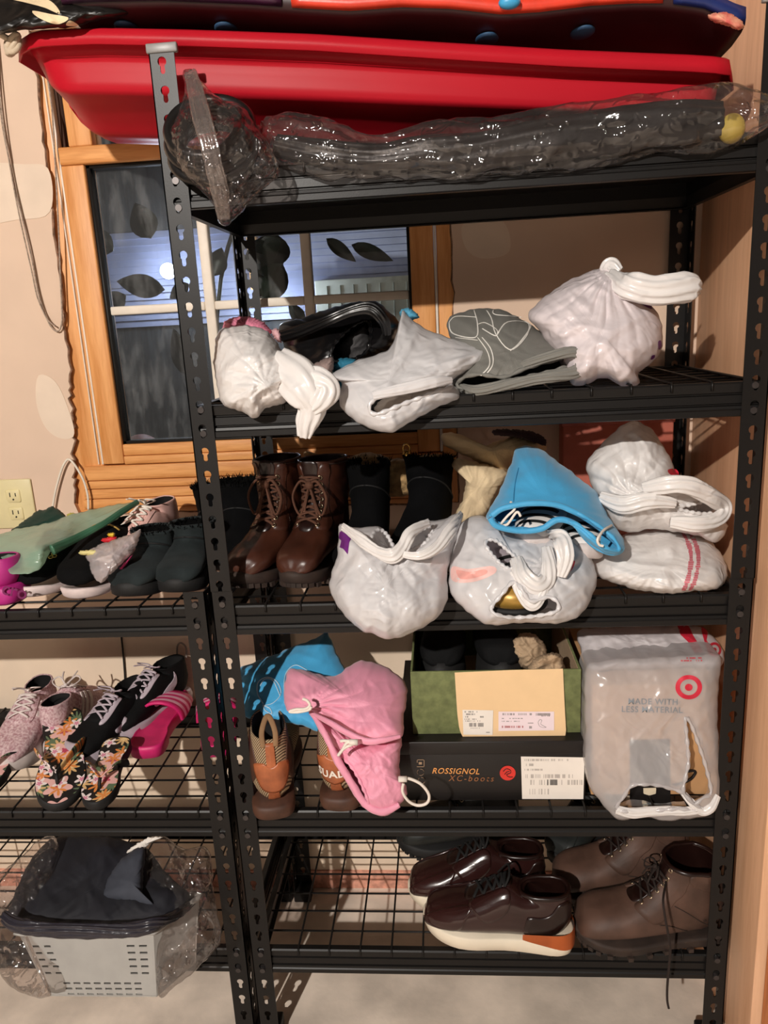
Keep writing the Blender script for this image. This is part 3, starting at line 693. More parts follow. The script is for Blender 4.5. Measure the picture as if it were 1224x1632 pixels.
patch(p.surf, A5([(694, 288), (735, 312), (790, 332), (806, 350), (800, 368), (765, 352), (720, 325)]), .0015).build('purple_print', m_purple, t)
sausage(A5([(400, 392), (435, 415), (478, 440)]), [8, 10, 6], [.10, .08, .06], .5, 7, .003, .02).build('tied_end', m_bag, t)
for q in ([(822, 482), (834, 478), (838, 500), (826, 510)], [(800, 530), (812, 528), (810, 540), (798, 544)]): patch(p.surf, A5(q), .0015, 4, 20).build('purple_print', m_purple, t)

# shelf three ---------------------------------------------------------------
p = Puff(A6([(588, 455), (650, 470), (740, 462), (800, 484), (845, 560), (890, 540), (920, 460), (1000, 440), (1080, 425), (1158, 398), (1140, 480), (1110, 590), (1085, 680), (1092, 770), (1062, 860), (990, 922), (900, 968), (800, 986), (740, 962), (680, 942), (600, 862), (543, 770), (550, 680), (575, 600), (580, 520)]), (.10, -.075), .085, .02, 41, amp=.0075, wl=.055, center=A6([(800, 740)])[0], gathers=[(628, 885, 8, .06, .007)], lumps=[(620, 960, 50, .02)], n=180, m=42, holes=[A6([(760, 490), (800, 500), (842, 585), (800, 590), (740, 540)]), A6([(915, 520), (980, 480), (1010, 476), (985, 540), (940, 570), (900, 585)])])
t = bag('carrier_bag', 'white plastic bag with purple star hanging over the third shelf edge', p, m_bag_thin)
sausage(A6([(600, 465), (680, 520), (760, 580), (830, 602), (880, 560), (920, 490), (1000, 445)]), [6, 9, 9, 12, 10, 9, 6], [.02, -.03, -.055, -.07, -.06, -.04, -.0], .5, 3, .004, .02).build('handle', m_bag, t)
sausage(A6([(870, 590), (960, 600), (1040, 560), (1110, 470), (1150, 405)]), [5, 7, 8, 9, 5], [-.065, -.075, -.06, -.02, .05], .5, 5, .004, .02).build('handle', m_bag, t)
patch(p.surf, A6([(590, 495), (612, 488), (625, 510), (652, 520), (640, 545), (632, 600), (612, 575), (592, 565), (600, 535), (584, 520)]), .0015, 8, 60, False).build('purple_star', m_purple, t)
PF12 = p
# bag holding golden and striped shoes
p = Puff(A7([(75, 440), (130, 402), (190, 412), (225, 450), (300, 466), (400, 472), (440, 450), (500, 460), (548, 512), (577, 590), (587, 645), (560, 722), (510, 782), (440, 802), (330, 800), (180, 806), (110, 762), (50, 702), (34, 640), (45, 550)]), (.10, -.055), .085, .02, 43, amp=.0075, wl=.055, center=A7([(330, 640)])[0], n=180, m=42, gathers=[(868, 905, 7, .06, .005)],
         holes=[A7([(180, 512), (212, 500), (262, 540), (296, 575), (265, 602), (215, 565)]), A7([(200, 745), (240, 690), (275, 650), (300, 660), (340, 715), (400, 700), (435, 720), (428, 752), (340, 772), (250, 772)])])
t = bag('carrier_bag', 'white plastic bag with painted pink glow and golden shoe inside, third shelf', p, m_bag_thin)
sausage(A7([(285, 560), (310, 620), (360, 660), (400, 640), (410, 580), (400, 520)]), [9, 13, 14, 13, 11, 8], [-.04, -.075, -.085, -.075, -.06, -.03], .45, 3, .004, .02).build('handle', m_bag, t)
sausage(A7([(275, 610), (300, 680), (345, 732), (385, 690), (402, 640)]), [6, 9, 10, 8, 6], [-.06, -.08, -.088, -.085, -.07], .5, 3, .003, .02).build('handle', m_bag, t)
sausage(A7([(420, 470), (455, 490), (470, 560), (455, 630)]), [12, 14, 13, 7], [-.0, -.05, -.07, -.075], .4, 6, .004, .02).build('flap', m_bag, t)
patch(p.surf, A7([(55, 592), (120, 602), (205, 592), (218, 615), (150, 645), (80, 650), (50, 635)]), .0008, 6, 40).build('painted_pink_glow', M('coral_blush', 'f2c6bf', .4), t)  # glow of a red thing inside the bag, painted onto the film
patch(p.surf, A7([(72, 605), (125, 612), (180, 604), (185, 618), (140, 634), (90, 636)]), .0014, 6, 40).build('painted_pink_glow', M('deep_coral_blush', 'f0aaa0', .4), t)
patch(p.surf, A7([(462, 592), (495, 572), (488, 600), (465, 618)]), .001, 5, 24).build('red_print', m_red, t)
PF13 = p
# stacked white bags by the right post
p = Puff(A7([(568, 560), (600, 505), (690, 470), (800, 448), (900, 455), (985, 480), (1042, 530), (1072, 600), (1066, 642), (1040, 672), (960, 682), (860, 692), (760, 682), (680, 662), (600, 632), (572, 600)]), (.19, .02), .10, .07, 45, amp=.0075, wl=.07, n=180, m=40)
t = bag('carrier_bag', 'white bag with a red lettered stripe, lowest at the third shelf right', p, m_bag)
g = G(); random.seed(4)
for dx in (0, 26):
    path = catmull(A7([(905 + dx, 470), (925 + dx, 520), (930 + dx, 570), (920 + dx, 630), (905 + dx * .9, 680)]), 60)
    for i in range(0, 58, 2):
        c = path[i]; w = random.uniform(2.2, 4.2)
        g.raw(p.surf(np.array([(c[0] - w, c[1] - 1.2), (c[0] + w, c[1] - 1.2), (c[0] + w, c[1] + 1.6), (c[0] - w, c[1] + 1.6)]), .0016), [(0, 1, 2, 3)])
g.build('red_stripe_print', M('faded_red_print', 'd0707c', .6), t, kind='stuff')
p = Puff(A7([(550, 205), (590, 150), (650, 90), (700, 56), (742, 50), (792, 82), (832, 140), (862, 190), (892, 252), (940, 262), (1000, 300), (1062, 345), (1076, 384), (1066, 425), (1076, 445), (1030, 500), (960, 476), (880, 462), (800, 452), (700, 462), (640, 432), (600, 350), (560, 275)]), (.20, .09), .085, .08, 46, amp=.0095, wl=.06, center=A7([(780, 320)])[0], n=190, m=44, gathers=[(1010, 790, 7, .10, .008)],
         holes=[A7([(872, 368), (920, 360), (960, 350), (1010, 340), (1036, 362), (995, 390), (935, 386)])])
t = bag('carrier_bag', 'crumpled white bag with loop handle on top of the striped bag', p, m_bag)
sausage(A7([(760, 300), (850, 285), (930, 290), (1010, 330), (1060, 365), (1040, 410), (960, 432), (860, 425)]), [9, 13, 14, 13, 12, 12, 12, 8], [.02, -.0, .0, .02, .05, .04, .02, .02], .5, 4, .004, .025).build('loop_handle', m_bag, t)
sausage(A7([(600, 330), (680, 360), (780, 345), (880, 355)]), [8, 14, 13, 7], [.05, .02, .01, .02], .5, 12, .005, .03).build('fold', m_bag, t)
for q in ([(848, 235), (880, 228), (892, 250), (860, 252)],): patch(p.surf, A7(q), .0015, 4, 20).build('red_print', m_red, t)
# blue drawstring bag with a pair of trainers inside
p = Puff(A7([(288, 150), (370, 150), (440, 200), (520, 260), (582, 312), (622, 390), (664, 455), (692, 512), (680, 542), (640, 547), (580, 522), (540, 482), (505, 440), (450, 425), (380, 460), (300, 467), (220, 452), (180, 412), (184, 380), (220, 320), (250, 250), (270, 200)]), (.16, -.035), .085, .05, 47, amp=.0035, wl=.09, center=A7([(400, 340)])[0], n=170, m=40,
         holes=[A7([(196, 400), (240, 372), (340, 355), (430, 360), (500, 385), (580, 432), (640, 482), (664, 528), (610, 512), (560, 470), (500, 425), (440, 415), (370, 445), (260, 440)])])
t = bag('drawstring_bag', 'sky blue drawstring bag with trainers showing in its mouth', p, m_bluefab)
sausage(A7([(196, 400), (240, 372), (340, 355), (430, 360), (500, 385), (580, 432), (640, 482), (676, 525), (640, 540), (580, 515), (540, 475), (500, 430), (440, 417), (380, 450), (300, 458), (215, 440), (190, 410)]), [5] * 17, [-.04 - .0 * i for i in range(17)], 1, 4, .002, .012, n=12, m=160).build('drawn_hem', m_bluefab, t)
G().tube(p.surf(catmull(A7([(275, 350), (290, 372), (262, 400), (238, 430), (262, 428), (296, 385), (310, 400)]), 50), .012), .0022, 6).build('drawcord', m_cordw, t)
G().tube(p.surf(catmull(A7([(632, 434), (600, 448), (578, 478), (585, 500), (600, 505)]), 40), .012), .0022, 6).build('drawcord', m_cordw, t)
g = G(); seam = p.surf(catmull(A7([(300, 228), (288, 290), (284, 350)]), 30), .0006); g.tube(seam, .0009, 5); g.build('seam', M('blue_seam', '2c7fae', .7), t)
# khaki clothes and the fur hat behind
for nm, lab, pts, dep, th, mt in (
    ('folded_trousers', 'folded khaki trousers heaped at the back of the third shelf', [(10, 100), (70, 95), (150, 140), (230, 120), (300, 100), (385, 130), (390, 160), (280, 190), (250, 250), (200, 230), (120, 190), (60, 160), (20, 140)], .30, .05, m_khaki),
    ('canvas_tote', 'pale canvas tote standing behind the blue drawstring bag', [(60, 190), (130, 200), (240, 230), (255, 260), (215, 330), (190, 390), (150, 420), (70, 440), (60, 400), (90, 330), (95, 260), (50, 220)], .27, .05, m_tan),
    ('dark_scarf', 'dark maroon scarf lying over the folded khaki trousers', [(210, 80), (330, 85), (390, 110), (395, 140), (330, 120), (250, 105), (205, 100)], .24, .025, M('maroon_knit', '2c1318', .9, bump=.4))):
    q = Puff(A7(pts), dep, th, .04, 51 + len(nm), amp=.005, wl=.07)
    bag(nm, lab, q, mt, cat='clothing')
q = Puff(A6([(420, 120), (560, 150), (640, 140), (700, 120), (780, 130), (840, 150), (930, 140), (1050, 130), (1080, 180), (1000, 300), (700, 330), (560, 300)]), .33, .04, .03, 58, amp=.006, wl=.04)
bag('fur_hat', 'tan fur hat lying at the back behind the tall black boots', q, M('tan_fur', 'a98a5e', .95, var=.35, vscale=60, bump=.8, bscale=200), cat='hat')
c = onY(648, 724, .26); tt = thing('brass_bell', 'small shiny brass ball hanging above the tall black boots', 'bell', tuple(c + np.array([0, 0, -.02])))
G().sphere(c, .009, 18, 12).build('ball', M('brass', 'c9a25c', .2, metal=1), tt)
G().tube(catmull([c + np.array([-.006, 0, .006]), c + np.array([-.006, 0, .015]), c + np.array([0, 0, .020]), c + np.array([.006, 0, .015]), c + np.array([.006, 0, .006])], 20), .0018, 6).build('loop', M('brass_loop', 'b98f4a', .25, metal=1), tt)
c0 = onY(893, 672, .38); c1 = onY(1062, 780, .38)
rb = thing('red_box', 'terracotta red box standing against the wall behind white bags', 'box', ((c0[0] + c1[0]) / 2, .39, .97))
G().box(c0[0], c1[0], .345, .398, .974, 1.245, .003).build('carton', M('terracotta_card', 'b2604e', .7, var=.06), rb)
G().box(c0[0] - .002, c1[0] + .002, .343, .399, 1.205, 1.247, .002).build('lid', M('terracotta_lid', 'b8675a', .7), rb)

# shelf four ----------------------------------------------------------------
p = Puff(B3([(72, 265), (140, 228), (240, 190), (360, 140), (480, 95), (542, 58), (562, 90), (592, 150), (622, 220), (655, 290), (640, 420), (570, 560), (545, 640), (500, 600), (380, 558), (280, 540), (180, 525), (100, 515), (82, 400)]), (.26, .02), .035, .03, 61, amp=.004, wl=.09, gathers=[(368, 1085, 6, .10, .006)])
t = bag('drawstring_bag', 'flat sky blue drawstring bag resting on the brown knit sneakers', p, m_bluefab)
m_ink = M('pale_line_print', 'bcd7e6', .6)
g = G()
for ln in ([(205, 445), (175, 390), (180, 330), (230, 305), (280, 330), (300, 390), (260, 440), (210, 455)], [(205, 450), (215, 480), (250, 500), (240, 470), (205, 455)], [(190, 350), (215, 315), (260, 325), (295, 400)], [(320, 440), (318, 330), (335, 270), (380, 240), (440, 268)]):
    g.tube(p.surf(catmull(B3(ln), 40), .0012), .0011, 5, flat=.6)
g.build('shoe_outline_print', m_ink, t)
p = Puff(B3([(330, 278), (420, 264), (500, 286), (600, 296), (670, 240), (742, 214), (850, 240), (932, 290), (977, 352), (982, 420), (962, 520), (945, 632), (760, 664), (680, 620), (560, 540), (460, 490), (390, 488), (322, 470)]), (.13, -.03), .06, .04, 62, amp=.004, wl=.06, center=B3([(700, 440)])[0], gathers=[(500, 1125, 9, .06, .010)], n=170, m=40)
t = bag('drawstring_bag', 'pink drawstring bag draped in front of the black shoe box', p, m_pinkfab)
p2 = Puff(B3([(470, 520), (560, 560), (660, 620), (760, 655), (945, 625), (942, 720), (944, 830), (978, 900), (972, 955), (930, 1010), (850, 1036), (790, 1026), (742, 985), (690, 905), (640, 815), (590, 735), (560, 660)]), (.02, -.055), .045, .03, 63, amp=.004, wl=.035, center=B3([(790, 800)])[0], holes=[B3([(590, 690), (640, 740), (700, 810), (745, 900), (775, 985), (740, 960), (690, 880), (630, 790)])], n=160, m=36)
p2.mesh().build('lower_pouch', m_pinkfab, t); p2.rim(0, .003).build('opening_rim', m_pinkfab, t)
sausage(B3([(460, 495), (520, 580), (570, 680), (620, 780), (690, 890), (740, 970), (800, 1020), (870, 1028), (940, 995)]), [3, 5, 5, 6, 6, 6, 6, 6, 4], [.0, -.03, -.05, -.055, -.06, -.065, -.07, -.07, -.065], .8, 3, .004, .012, n=16, m=140).build('gathered_hem', m_pinkfab, t)
sausage(B3([(455, 495), (560, 548), (660, 606), (760, 650), (850, 645), (945, 625)]), [3, 5, 5, 6, 5, 3], [-.0, -.04, -.06, -.07, -.07, -.06], .7, 5, .002, .02, n=16, m=80).build('fold_hem', m_pinkfab, t)
def cordpx(pts, Y, r=.0026): return G().tube(catmull(Wl(B3(pts), Y), 60), r, 7)
cordpx([(955, 850), (1000, 855), (1060, 885), (1100, 940), (1090, 985), (1040, 998), (990, 975), (958, 925), (962, 880)], -.085).build('drawcord', m_cordw, t)
cordpx([(690, 652), (655, 660), (630, 700), (608, 728), (640, 690), (690, 665), (700, 655), (650, 648), (620, 650)], -.085).build('drawcord', m_cordw, t)
cordpx([(415, 420), (440, 430), (455, 455), (430, 475), (380, 478), (345, 490), (390, 492), (450, 480), (462, 462)], -.035).build('drawcord', m_cordw, t)
for q in ((692, 656), (958, 856)):
    c = onY(*B3([q])[0], -.088); G().tube([c + np.array([-.007, 0, 0]), c + np.array([.007, 0, 0])], .005, 10).build('cord_stop', m_cordw, t)
# ------------------------------------------------------------------ footwear
FOOT = [(0, .08), (.012, .42), (.04, .62), (.10, .74), (.25, .74), (.45, .78), (.62, .95), (.75, 1.0), (.86, .86), (.94, .58), (.985, .25), (1, -.08), (.985, -.38), (.93, -.72), (.85, -.93), (.75, -1.0), (.64, -.9), (.5, -.68), (.3, -.63), (.12, -.66), (.045, -.56), (.012, -.34)]
def foot_outline(L, w, n=72, toe=1.0, heel=1.0):
    o = even(catmull(FOOT, 200, True), n, True).copy()
    o[:, 1] *= np.where(o[:, 0] > .6, toe, np.where(o[:, 0] < .3, heel, 1)); o[:, 0] *= L; o[:, 1] *= w
    return o
class Last:
    """upper of a shoe: rings between a front line P and a back/bottom line Q, with half width w"""
    def __init__(s, st, side=1, n=40, m=36, k=.85, bend=.006, wrinkle=0, seed=1):
        a = np.array(st, float); full = catmull(a, n); s.n, s.m = n, m
        L = a[:, [0, 2]].max(); s.L = L; rows = []; th = np.linspace(0, 2 * pi, m, endpoint=False)
        for i, (px, pz, qx, qz, w) in enumerate(full):
            P = np.array([px, 0, pz]); Q = np.array([qx, 0, qz]); mid, hf = (P + Q) / 2, (P - Q) / 2
            c, sn = np.cos(th), np.sin(th)
            r = mid + np.outer(np.sign(c) * np.abs(c) ** k, hf); r[:, 1] += w * np.sign(sn) * np.abs(sn) ** k
            r[:, 1] += side * bend * np.sin(np.clip(r[:, 0] / L, 0, 1) * pi * 1.3 - .5) * .8
            rows.append(r)
        s.R = np.array(rows)
        if wrinkle:
            du = np.linalg.norm(np.gradient(s.R, axis=0), axis=2).cumsum(0); N = s.normals()
            s.R = s.R + N * (wrinkle * crumple(du, np.broadcast_to(th * .04, du.shape), seed, .03))[:, :, None] * np.linspace(.4, 1, n)[:, None, None]
    def normals(s):
        du = np.gradient(s.R, axis=0); dv = np.roll(s.R, -1, 1) - np.roll(s.R, 1, 1)
        N = np.cross(dv, du); N /= np.linalg.norm(N, axis=2)[:, :, None] + 1e-12
        cen = s.R.mean(1, keepdims=True); flip = np.sign(((s.R - cen) * N).sum(2).mean()); return N * (flip if flip != 0 else 1)
    def at(s, u, ph, off=0):
        """u 0..1 toe to collar, ph radians from the front line, + to +y"""
        u = np.atleast_1d(np.asarray(u, float)) * (s.n - 1); ph = (np.atleast_1d(np.asarray(ph, float)) / (2 * pi) % 1) * s.m
        i = np.clip(u.astype(int), 0, s.n - 2); f = (u - i)[:, None]; j = ph.astype(int) % s.m; j2 = (j + 1) % s.m; g = (ph - np.floor(ph))[:, None]
        if not hasattr(s, 'N'): s.N = s.normals()
        q = lambda A: (A[i, j] * (1 - g) + A[i, j2] * g) * (1 - f) + (A[i + 1, j] * (1 - g) + A[i + 1, j2] * g) * f
        return q(s.R) + q(s.N) * off
    def body(s, open_top=True, depth=9, thick=.004):
        g = G(); R = s.R; b = g.n
        rows = list(R)
        if open_top:
            c = R[-1].mean(0); rad = np.linalg.norm(R[-1] - c, axis=1).mean(); sc = 1 - thick / rad
            top = c + (R[-1] - c) * (1 - thick * .5 / rad) + s_up(R) * thick * .5; rows.append(top)
            rows.append(c + (R[-1] - c) * sc)
            g.loft(rows, True, False)
        else: g.loft(rows, True, True)
        return g
    def lining(s, depth=10, thick=.0045, floor=True):
        R = s.R; rows = []
        for i in range(s.n - 1, max(s.n - depth, 2), -1):
            c = R[i].mean(0); rad = np.linalg.norm(R[i] - c, axis=1).mean(); rows.append(c + (R[i] - c) * (1 - thick / rad))
        g = G().loft(rows, False, True); return g
    def panel(s, poly, off=.0012, rings=8, n=52, smooth=True):
        o = even(catmull(poly, 140, True), n, True) if smooth else even(poly, n, True)
        c = o.mean(0); g = G(); rows = []
        for r in np.linspace(.03, 1, rings): q = c + (o - c) * r; rows.append(s.at(q[:, 0], q[:, 1], off))
        e = c + (o - c) * 1.0; rows.append(s.at(e[:, 0], e[:, 1], -.0008))
        return g.loft(rows, True, False)
    def line(s, pts, r=.0008, off=.0006, n=40):
        o = catmull(pts, n); return G().tube(s.at(o[:, 0], o[:, 1], off), r, 5)
def s_up(R):
    d = (R[-1] - R[-2]).mean(0); return d / (np.linalg.norm(d) + 1e-9)
def sole_mesh(L, w, layers, side, spring=.012, n=80, toe=1.0, heel=1.0, x0=0):
    """layers: (z, outset) from the ground up"""
    o = foot_outline(L, w, n, toe, heel); o[:, 1] *= side; c = np.array([L * .5, 0]); rows = []
    t = np.clip((o[:, 0] / L - .62) / .38, 0, 1) ** 2 * spring
    d = o - c; nrm = d / np.linalg.norm(d, axis=1)[:, None]
    for z, out in layers:
        q = o + nrm * out; zz = z(q[:, 0] / L) if callable(z) else z
        rows.append(np.column_stack([q[:, 0] + x0, q[:, 1], zz + t]))
    return G().loft(rows)
def lugs(L, w, side, k=26, h=.007, spring=.012, size=.010):
    o = foot_outline(L, w, k); o[:, 1] *= side; g = G()
    for i in range(k):
        x, y = o[i] * np.array([.985, .96]); z = np.clip((x / L - .62) / .38, 0, 1) ** 2 * spring
        tx, ty = o[(i + 1) % k] - o[i - 1]; a = math.atan2(ty, tx)
        v = []
        for dz in (0, h):
            for (du, dv) in ((-1, -1), (1, -1), (1, 1), (-1, 1)):
                uu, vv = du * size * .42, dv * .005; v.append((x + uu * math.cos(a) - vv * math.sin(a), y + uu * math.sin(a) + vv * math.cos(a), z + dz))
        g.raw(v, [(0, 3, 2, 1), (4, 5, 6, 7), (0, 1, 5, 4), (1, 2, 6, 5), (2, 3, 7, 6), (3, 0, 4, 7)])
    return g
def lacing(ls, us, ph, r, off=.0035, cross=True, phb=None):
    g = G()
    for i in range(len(us)):
        p0 = ls.at([us[i]], [-ph], off)[0]; p1 = ls.at([us[i]], [ph], off)[0]
        if cross and i + 1 < len(us):
            for sgn in (1, -1):
                uu = np.linspace(us[i], us[i + 1], 9); pp = np.linspace(-ph * sgn, ph * sgn, 9)
                bow = off + .003 * np.sin(np.linspace(0, pi, 9)) * (1 if sgn > 0 else .5)
                pts = np.array([ls.at([a], [b], c)[0] for a, b, c in zip(uu, pp, bow)]); g.tube(pts, r, 6, flat=.6)
        elif not cross or i == len(us) - 1:
            pp = np.linspace(-ph, ph, 9); pts = np.array([ls.at([us[i]], [b], off + .002)[0] for b in pp]); g.tube(pts, r, 6, flat=.6)
    return g
def bow(c, fwd, sidev, up, r=.0022, s=.03, droop=.02):
    g = G(); c = np.array(c, float); f, sd, u = (np.array(v, float) for v in (fwd, sidev, up))
    for k in (1, -1):
        g.tube(catmull([c, c + sd * k * s * .5 + u * s * .25 + f * .006, c + sd * k * s - u * droop * .4 + f * .010, c + sd * k * s * .6 - u * droop + f * .012, c + f * .004], 26), r, 6, flat=.6)
        g.tube(catmull([c, c + sd * k * s * .35 - u * droop * .8 + f * .010, c + sd * k * s * .5 - u * droop * 1.9 + f * .012], 16), r, 6, flat=.6)
    g.sphere(c + f * .004, r * 2.2, 10, 8); return g
def eyelets(ls, us, ph, off=.0018, R=.0034, r=.0011):
    g = G()
    for u in us:
        for s_ in (1, -1):
            c = ls.at([u], [ph * s_], off)[0]; a = ls.at([u + .012], [ph * s_], off)[0] - c; b = ls.at([u], [(ph + .08) * s_], off)[0] - c
            a /= np.linalg.norm(a); b -= a * (a @ b); b /= np.linalg.norm(b)
            t = np.linspace(0, 2 * pi, 12, endpoint=False); g.tube(c + R * (np.outer(np.cos(t), a) + np.outer(np.sin(t), b)), r, 6, closed=True)
    return g
def fur(ls, u, count, length, seed, spread=.4):
    r = np.random.default_rng(seed); g = G(); R = ls.R; up = s_up(R)
    for _ in range(count):
        a = r.uniform(0, 2 * pi); uu = u + r.uniform(-.03, 0); b = ls.at([uu], [a], r.uniform(-.012, .002))[0]; o = ls.at([uu], [a], .01)[0] - ls.at([uu], [a], 0)[0]
        d = up + o / .01 * r.uniform(-.3, 1) * spread + r.normal(0, .25, 3); d /= np.linalg.norm(d); l = length * r.uniform(.5, 1.2); w = np.cross(d, r.normal(0, 1, 3)); w /= np.linalg.norm(w)
        m = b + d * l * .6 + r.normal(0, .0015, 3); e = b + d * l + r.normal(0, .003, 3); w2 = np.cross(d, w)
        g.raw([b - w * .0013, b + w * .0013, b + w2 * .0013, m + w * .0009, m - w * .0009, e], [(0, 1, 3, 4), (1, 2, 3), (2, 0, 4), (3, 5, 4), (2, 4, 3)])
    return g
LOW = [(.996, .155, .996, .10, .28), (.965, .21, .975, .075, .66), (.87, .25, .885, .075, .93), (.73, .30, .74, .075, 1.0), (.59, .375, .58, .075, .94), (.48, .44, .42, .075, .84), (.43, .455, .24, .075, .79), (.39, .44, .08, .10, .74), (.345, .41, .012, .22, .68), (.33, .395, .004, .33, .62), (.345, .40, .022, .41, .60)]
def scaled(st, L, w, zoff=0, zs=1.0): return [(a * L, b * L * zs + zoff, c * L, d * L * zs + zoff, e * w) for a, b, c, d, e in st]
ANKLE = [(.995, .14, .995, .10, .32), (.96, .24, .975, .085, .76), (.86, .285, .89, .085, 1.0), (.71, .315, .71, .085, 1.02), (.585, .37, .53, .085, .96), (.515, .43, .32, .085, .87), (.47, .485, .125, .09, .82), (.445, .525, .028, .14, .81), (.43, .555, .010, .32, .80), (.42, .575, .035, .46, .80), (.41, .59, .06, .575, .82)]
TALL = [(.995, .14, .995, .10, .32), (.96, .22, .975, .08, .74), (.86, .265, .89, .08, 1.0), (.72, .31, .71, .08, 1.02), (.60, .38, .53, .08, .98), (.53, .46, .32, .08, .9), (.49, .53, .12, .085, .86), (.475, .60, .02, .15, .86), (.47, .68, .008, .34, .88), (.475, .75, .02, .52, .9), (.48, .80, .012, .68, .95), (.49, .86, .0, .84, 1.0)]
def tall(h):
    up = lambda z, z0, z1, t: z if z <= z0 else z0 + (z - z0) * (t - z0) / (z1 - z0)
    return [(a, up(b, .25, .86, h), c, up(d, .085, .84, h - .02), e) for a, b, c, d, e in TALL]
def place(toe, heel, z):
    """ground points under toe and heel (x, y): position, heading, length"""
    d = np.array(toe) - np.array(heel); return (heel[0], heel[1], z), math.atan2(d[1], d[0]), float(np.hypot(*d))
def ds(k): return SH[k] + .0038
def gp(px, py, k, dz=0): q = onZ(px, py, ds(k) + dz); return q[0], q[1]

m_burg = M('burgundy_leather', '2f1816', .22, var=.2, vscale=14, bump=.08, bscale=90, coat=.3)
m_burg2 = M('dark_burgundy_leather', '1f0f0c', .3, var=.2, vscale=20, bump=.1, bscale=90)
m_white_sole = M('cream_rubber', 'e9dcc6', .6, var=.03)
m_orange = M('orange_rubber', 'a8501f', .5)
m_blacklace = M('black_lace', '0d0b0b', .85)
m_blackrub = M('black_rubber', '131212', .7, var=.3, bump=.2)
m_nubuck = M('brown_nubuck', '432e24', .62, var=.28, vscale=18, bump=.15, bscale=120, col2='5b4135')
m_brownrub = M('brown_rubber', '32251e', .75, var=.3, bump=.2)
m_brownlace = M('brown_lace', '51301f', .85)
m_darklace = M('dark_brown_lace', '22150f', .85)
m_brownleath = M('brown_leather', '32180f', .36, var=.25, vscale=14, bump=.12, bscale=90, col2='452418')
m_metal = M('eyelet_metal', 'b9a68a', .3, metal=1)
m_suede = M('black_suede', '23292a', .9, var=.25, vscale=30, bump=.2, bscale=300, sheen=.05, spec=.15)
m_suede2 = M('deep_black_suede', '080809', .95, var=.25, vscale=30, bump=.2, bscale=300, sheen=0, spec=.1)
m_fur = M('black_fur', '060606', .95, spec=.1)
m_black = M('black_mesh', '0b0b0c', .8, spec=.2, var=.2, bump=.3, bscale=500)
m_silver = M('silver_grey', 'b6a9b2', .4)

def low_sneaker(name, label, toe, heel, k, side, group):
    loc, rot, L = place(toe, heel, ds(k)); w = L * .175
    t = thing(name, label, 'shoe', loc, (0, 0, rot), group)
    ls = Last(scaled(LOW, L, w, .006), side, wrinkle=.0012, seed=3)
    ls.body().build('upper', m_burg, t, local=True); ls.lining(10).build('lining', m_burg2, t, local=True)
    b = lambda s: .031 + .008 * np.clip((.35 - s) / .35, 0, 1)
    sole_mesh(L, w, [(0., -.006), (.004, .001), (lambda s: .018 + 0 * s, .004), (lambda s: b(s) - .003, .0035), (b, .0)], side, .014).build('sole', m_white_sole, t, local=True)
    # orange heel counter wedge
    g = G(); xs = np.linspace(0, .36, 14); o = foot_outline(L, w, 160); o[:, 1] *= side; q = o[(o[:, 0] < .34 * L)]; q = q[np.argsort(np.arctan2(q[:, 1], q[:, 0] - .2 * L) % (2 * pi))]
    nrm = (q - np.array([L * .3, 0])); nrm /= np.linalg.norm(nrm, axis=1)[:, None]
    f = 1 - q[:, 0] / (.34 * L)
    g.grid([np.column_stack([q + nrm * .0055, .0385 - .024 * f ** .8]), np.column_stack([q + nrm * .0060, .040 + 0 * f]), np.column_stack([q + nrm * .0040, .046 + .006 * f])]).build('heel_wedge', m_orange, t, local=True)
    ls.panel([(.02, 1.75), (.10, .95), (.20, .62), (.30, .55), (.36, .75), (.33, 1.3), (.28, 1.9), (.15, 2.15)], .0014).build('toe_overlay', m_burg, t, local=True)
    ls.panel([(.02, -1.75), (.10, -.95), (.20, -.62), (.30, -.55), (.36, -.75), (.33, -1.3), (.28, -1.9), (.15, -2.15)], .0014).build('toe_overlay', m_burg, t, local=True)
    for s_ in (1, -1):
        ls.panel([(.34, s_ * .42), (.45, s_ * .42), (.60, s_ * .40), (.66, s_ * .62), (.60, s_ * 1.2), (.50, s_ * 1.55), (.42, s_ * 1.5), (.36, s_ * .9)], .0018).build('eyestay', m_burg, t, local=True)
        ls.panel([(.70, s_ * 1.5), (.82, s_ * 1.7), (.94, s_ * 2.0), (.95, s_ * 2.7), (.86, s_ * 2.9), (.72, s_ * 2.6), (.62, s_ * 2.1)], .0018).build('heel_panel', m_burg2, t, local=True)
    ls.panel([(.32, .3), (.45, .34), (.62, .33), (.72, .2), (.72, -.2), (.62, -.33), (.45, -.34), (.32, -.3)], .0010).build('tongue', m_burg2, t, local=True)
    c = ls.at([.70], [0], .004)[0]
    lc = lacing(ls, [.37, .43, .49, .55, .61], .40, .0030); lc.tube(catmull([ls.at([.61], [.4], .004)[0], ls.at([.66], [.1], .016)[0], ls.at([.62], [-.5], .018)[0], ls.at([.5], [-.9], .008)[0]], 24), .0024, 6, flat=.6)
    lc.build('laces', m_blacklace, t, local=True)
    g = G(); rr = ls.R[-1]; g.tube(rr + np.array([0, 0, .001]), .0045, 8, closed=True); g.build('collar', m_burg2, t, local=True)
    return t
low_sneaker('sneaker', 'front burgundy leather sneaker with white sole and orange heel on the bottom shelf', (.338, .062), (.617, .022), 4, 1, 'burgundy sneakers')
low_sneaker('sneaker', 'burgundy leather sneaker half hidden behind its mate on the bottom shelf', (.305, .140), (.582, .140), 4, -1, 'burgundy sneakers')

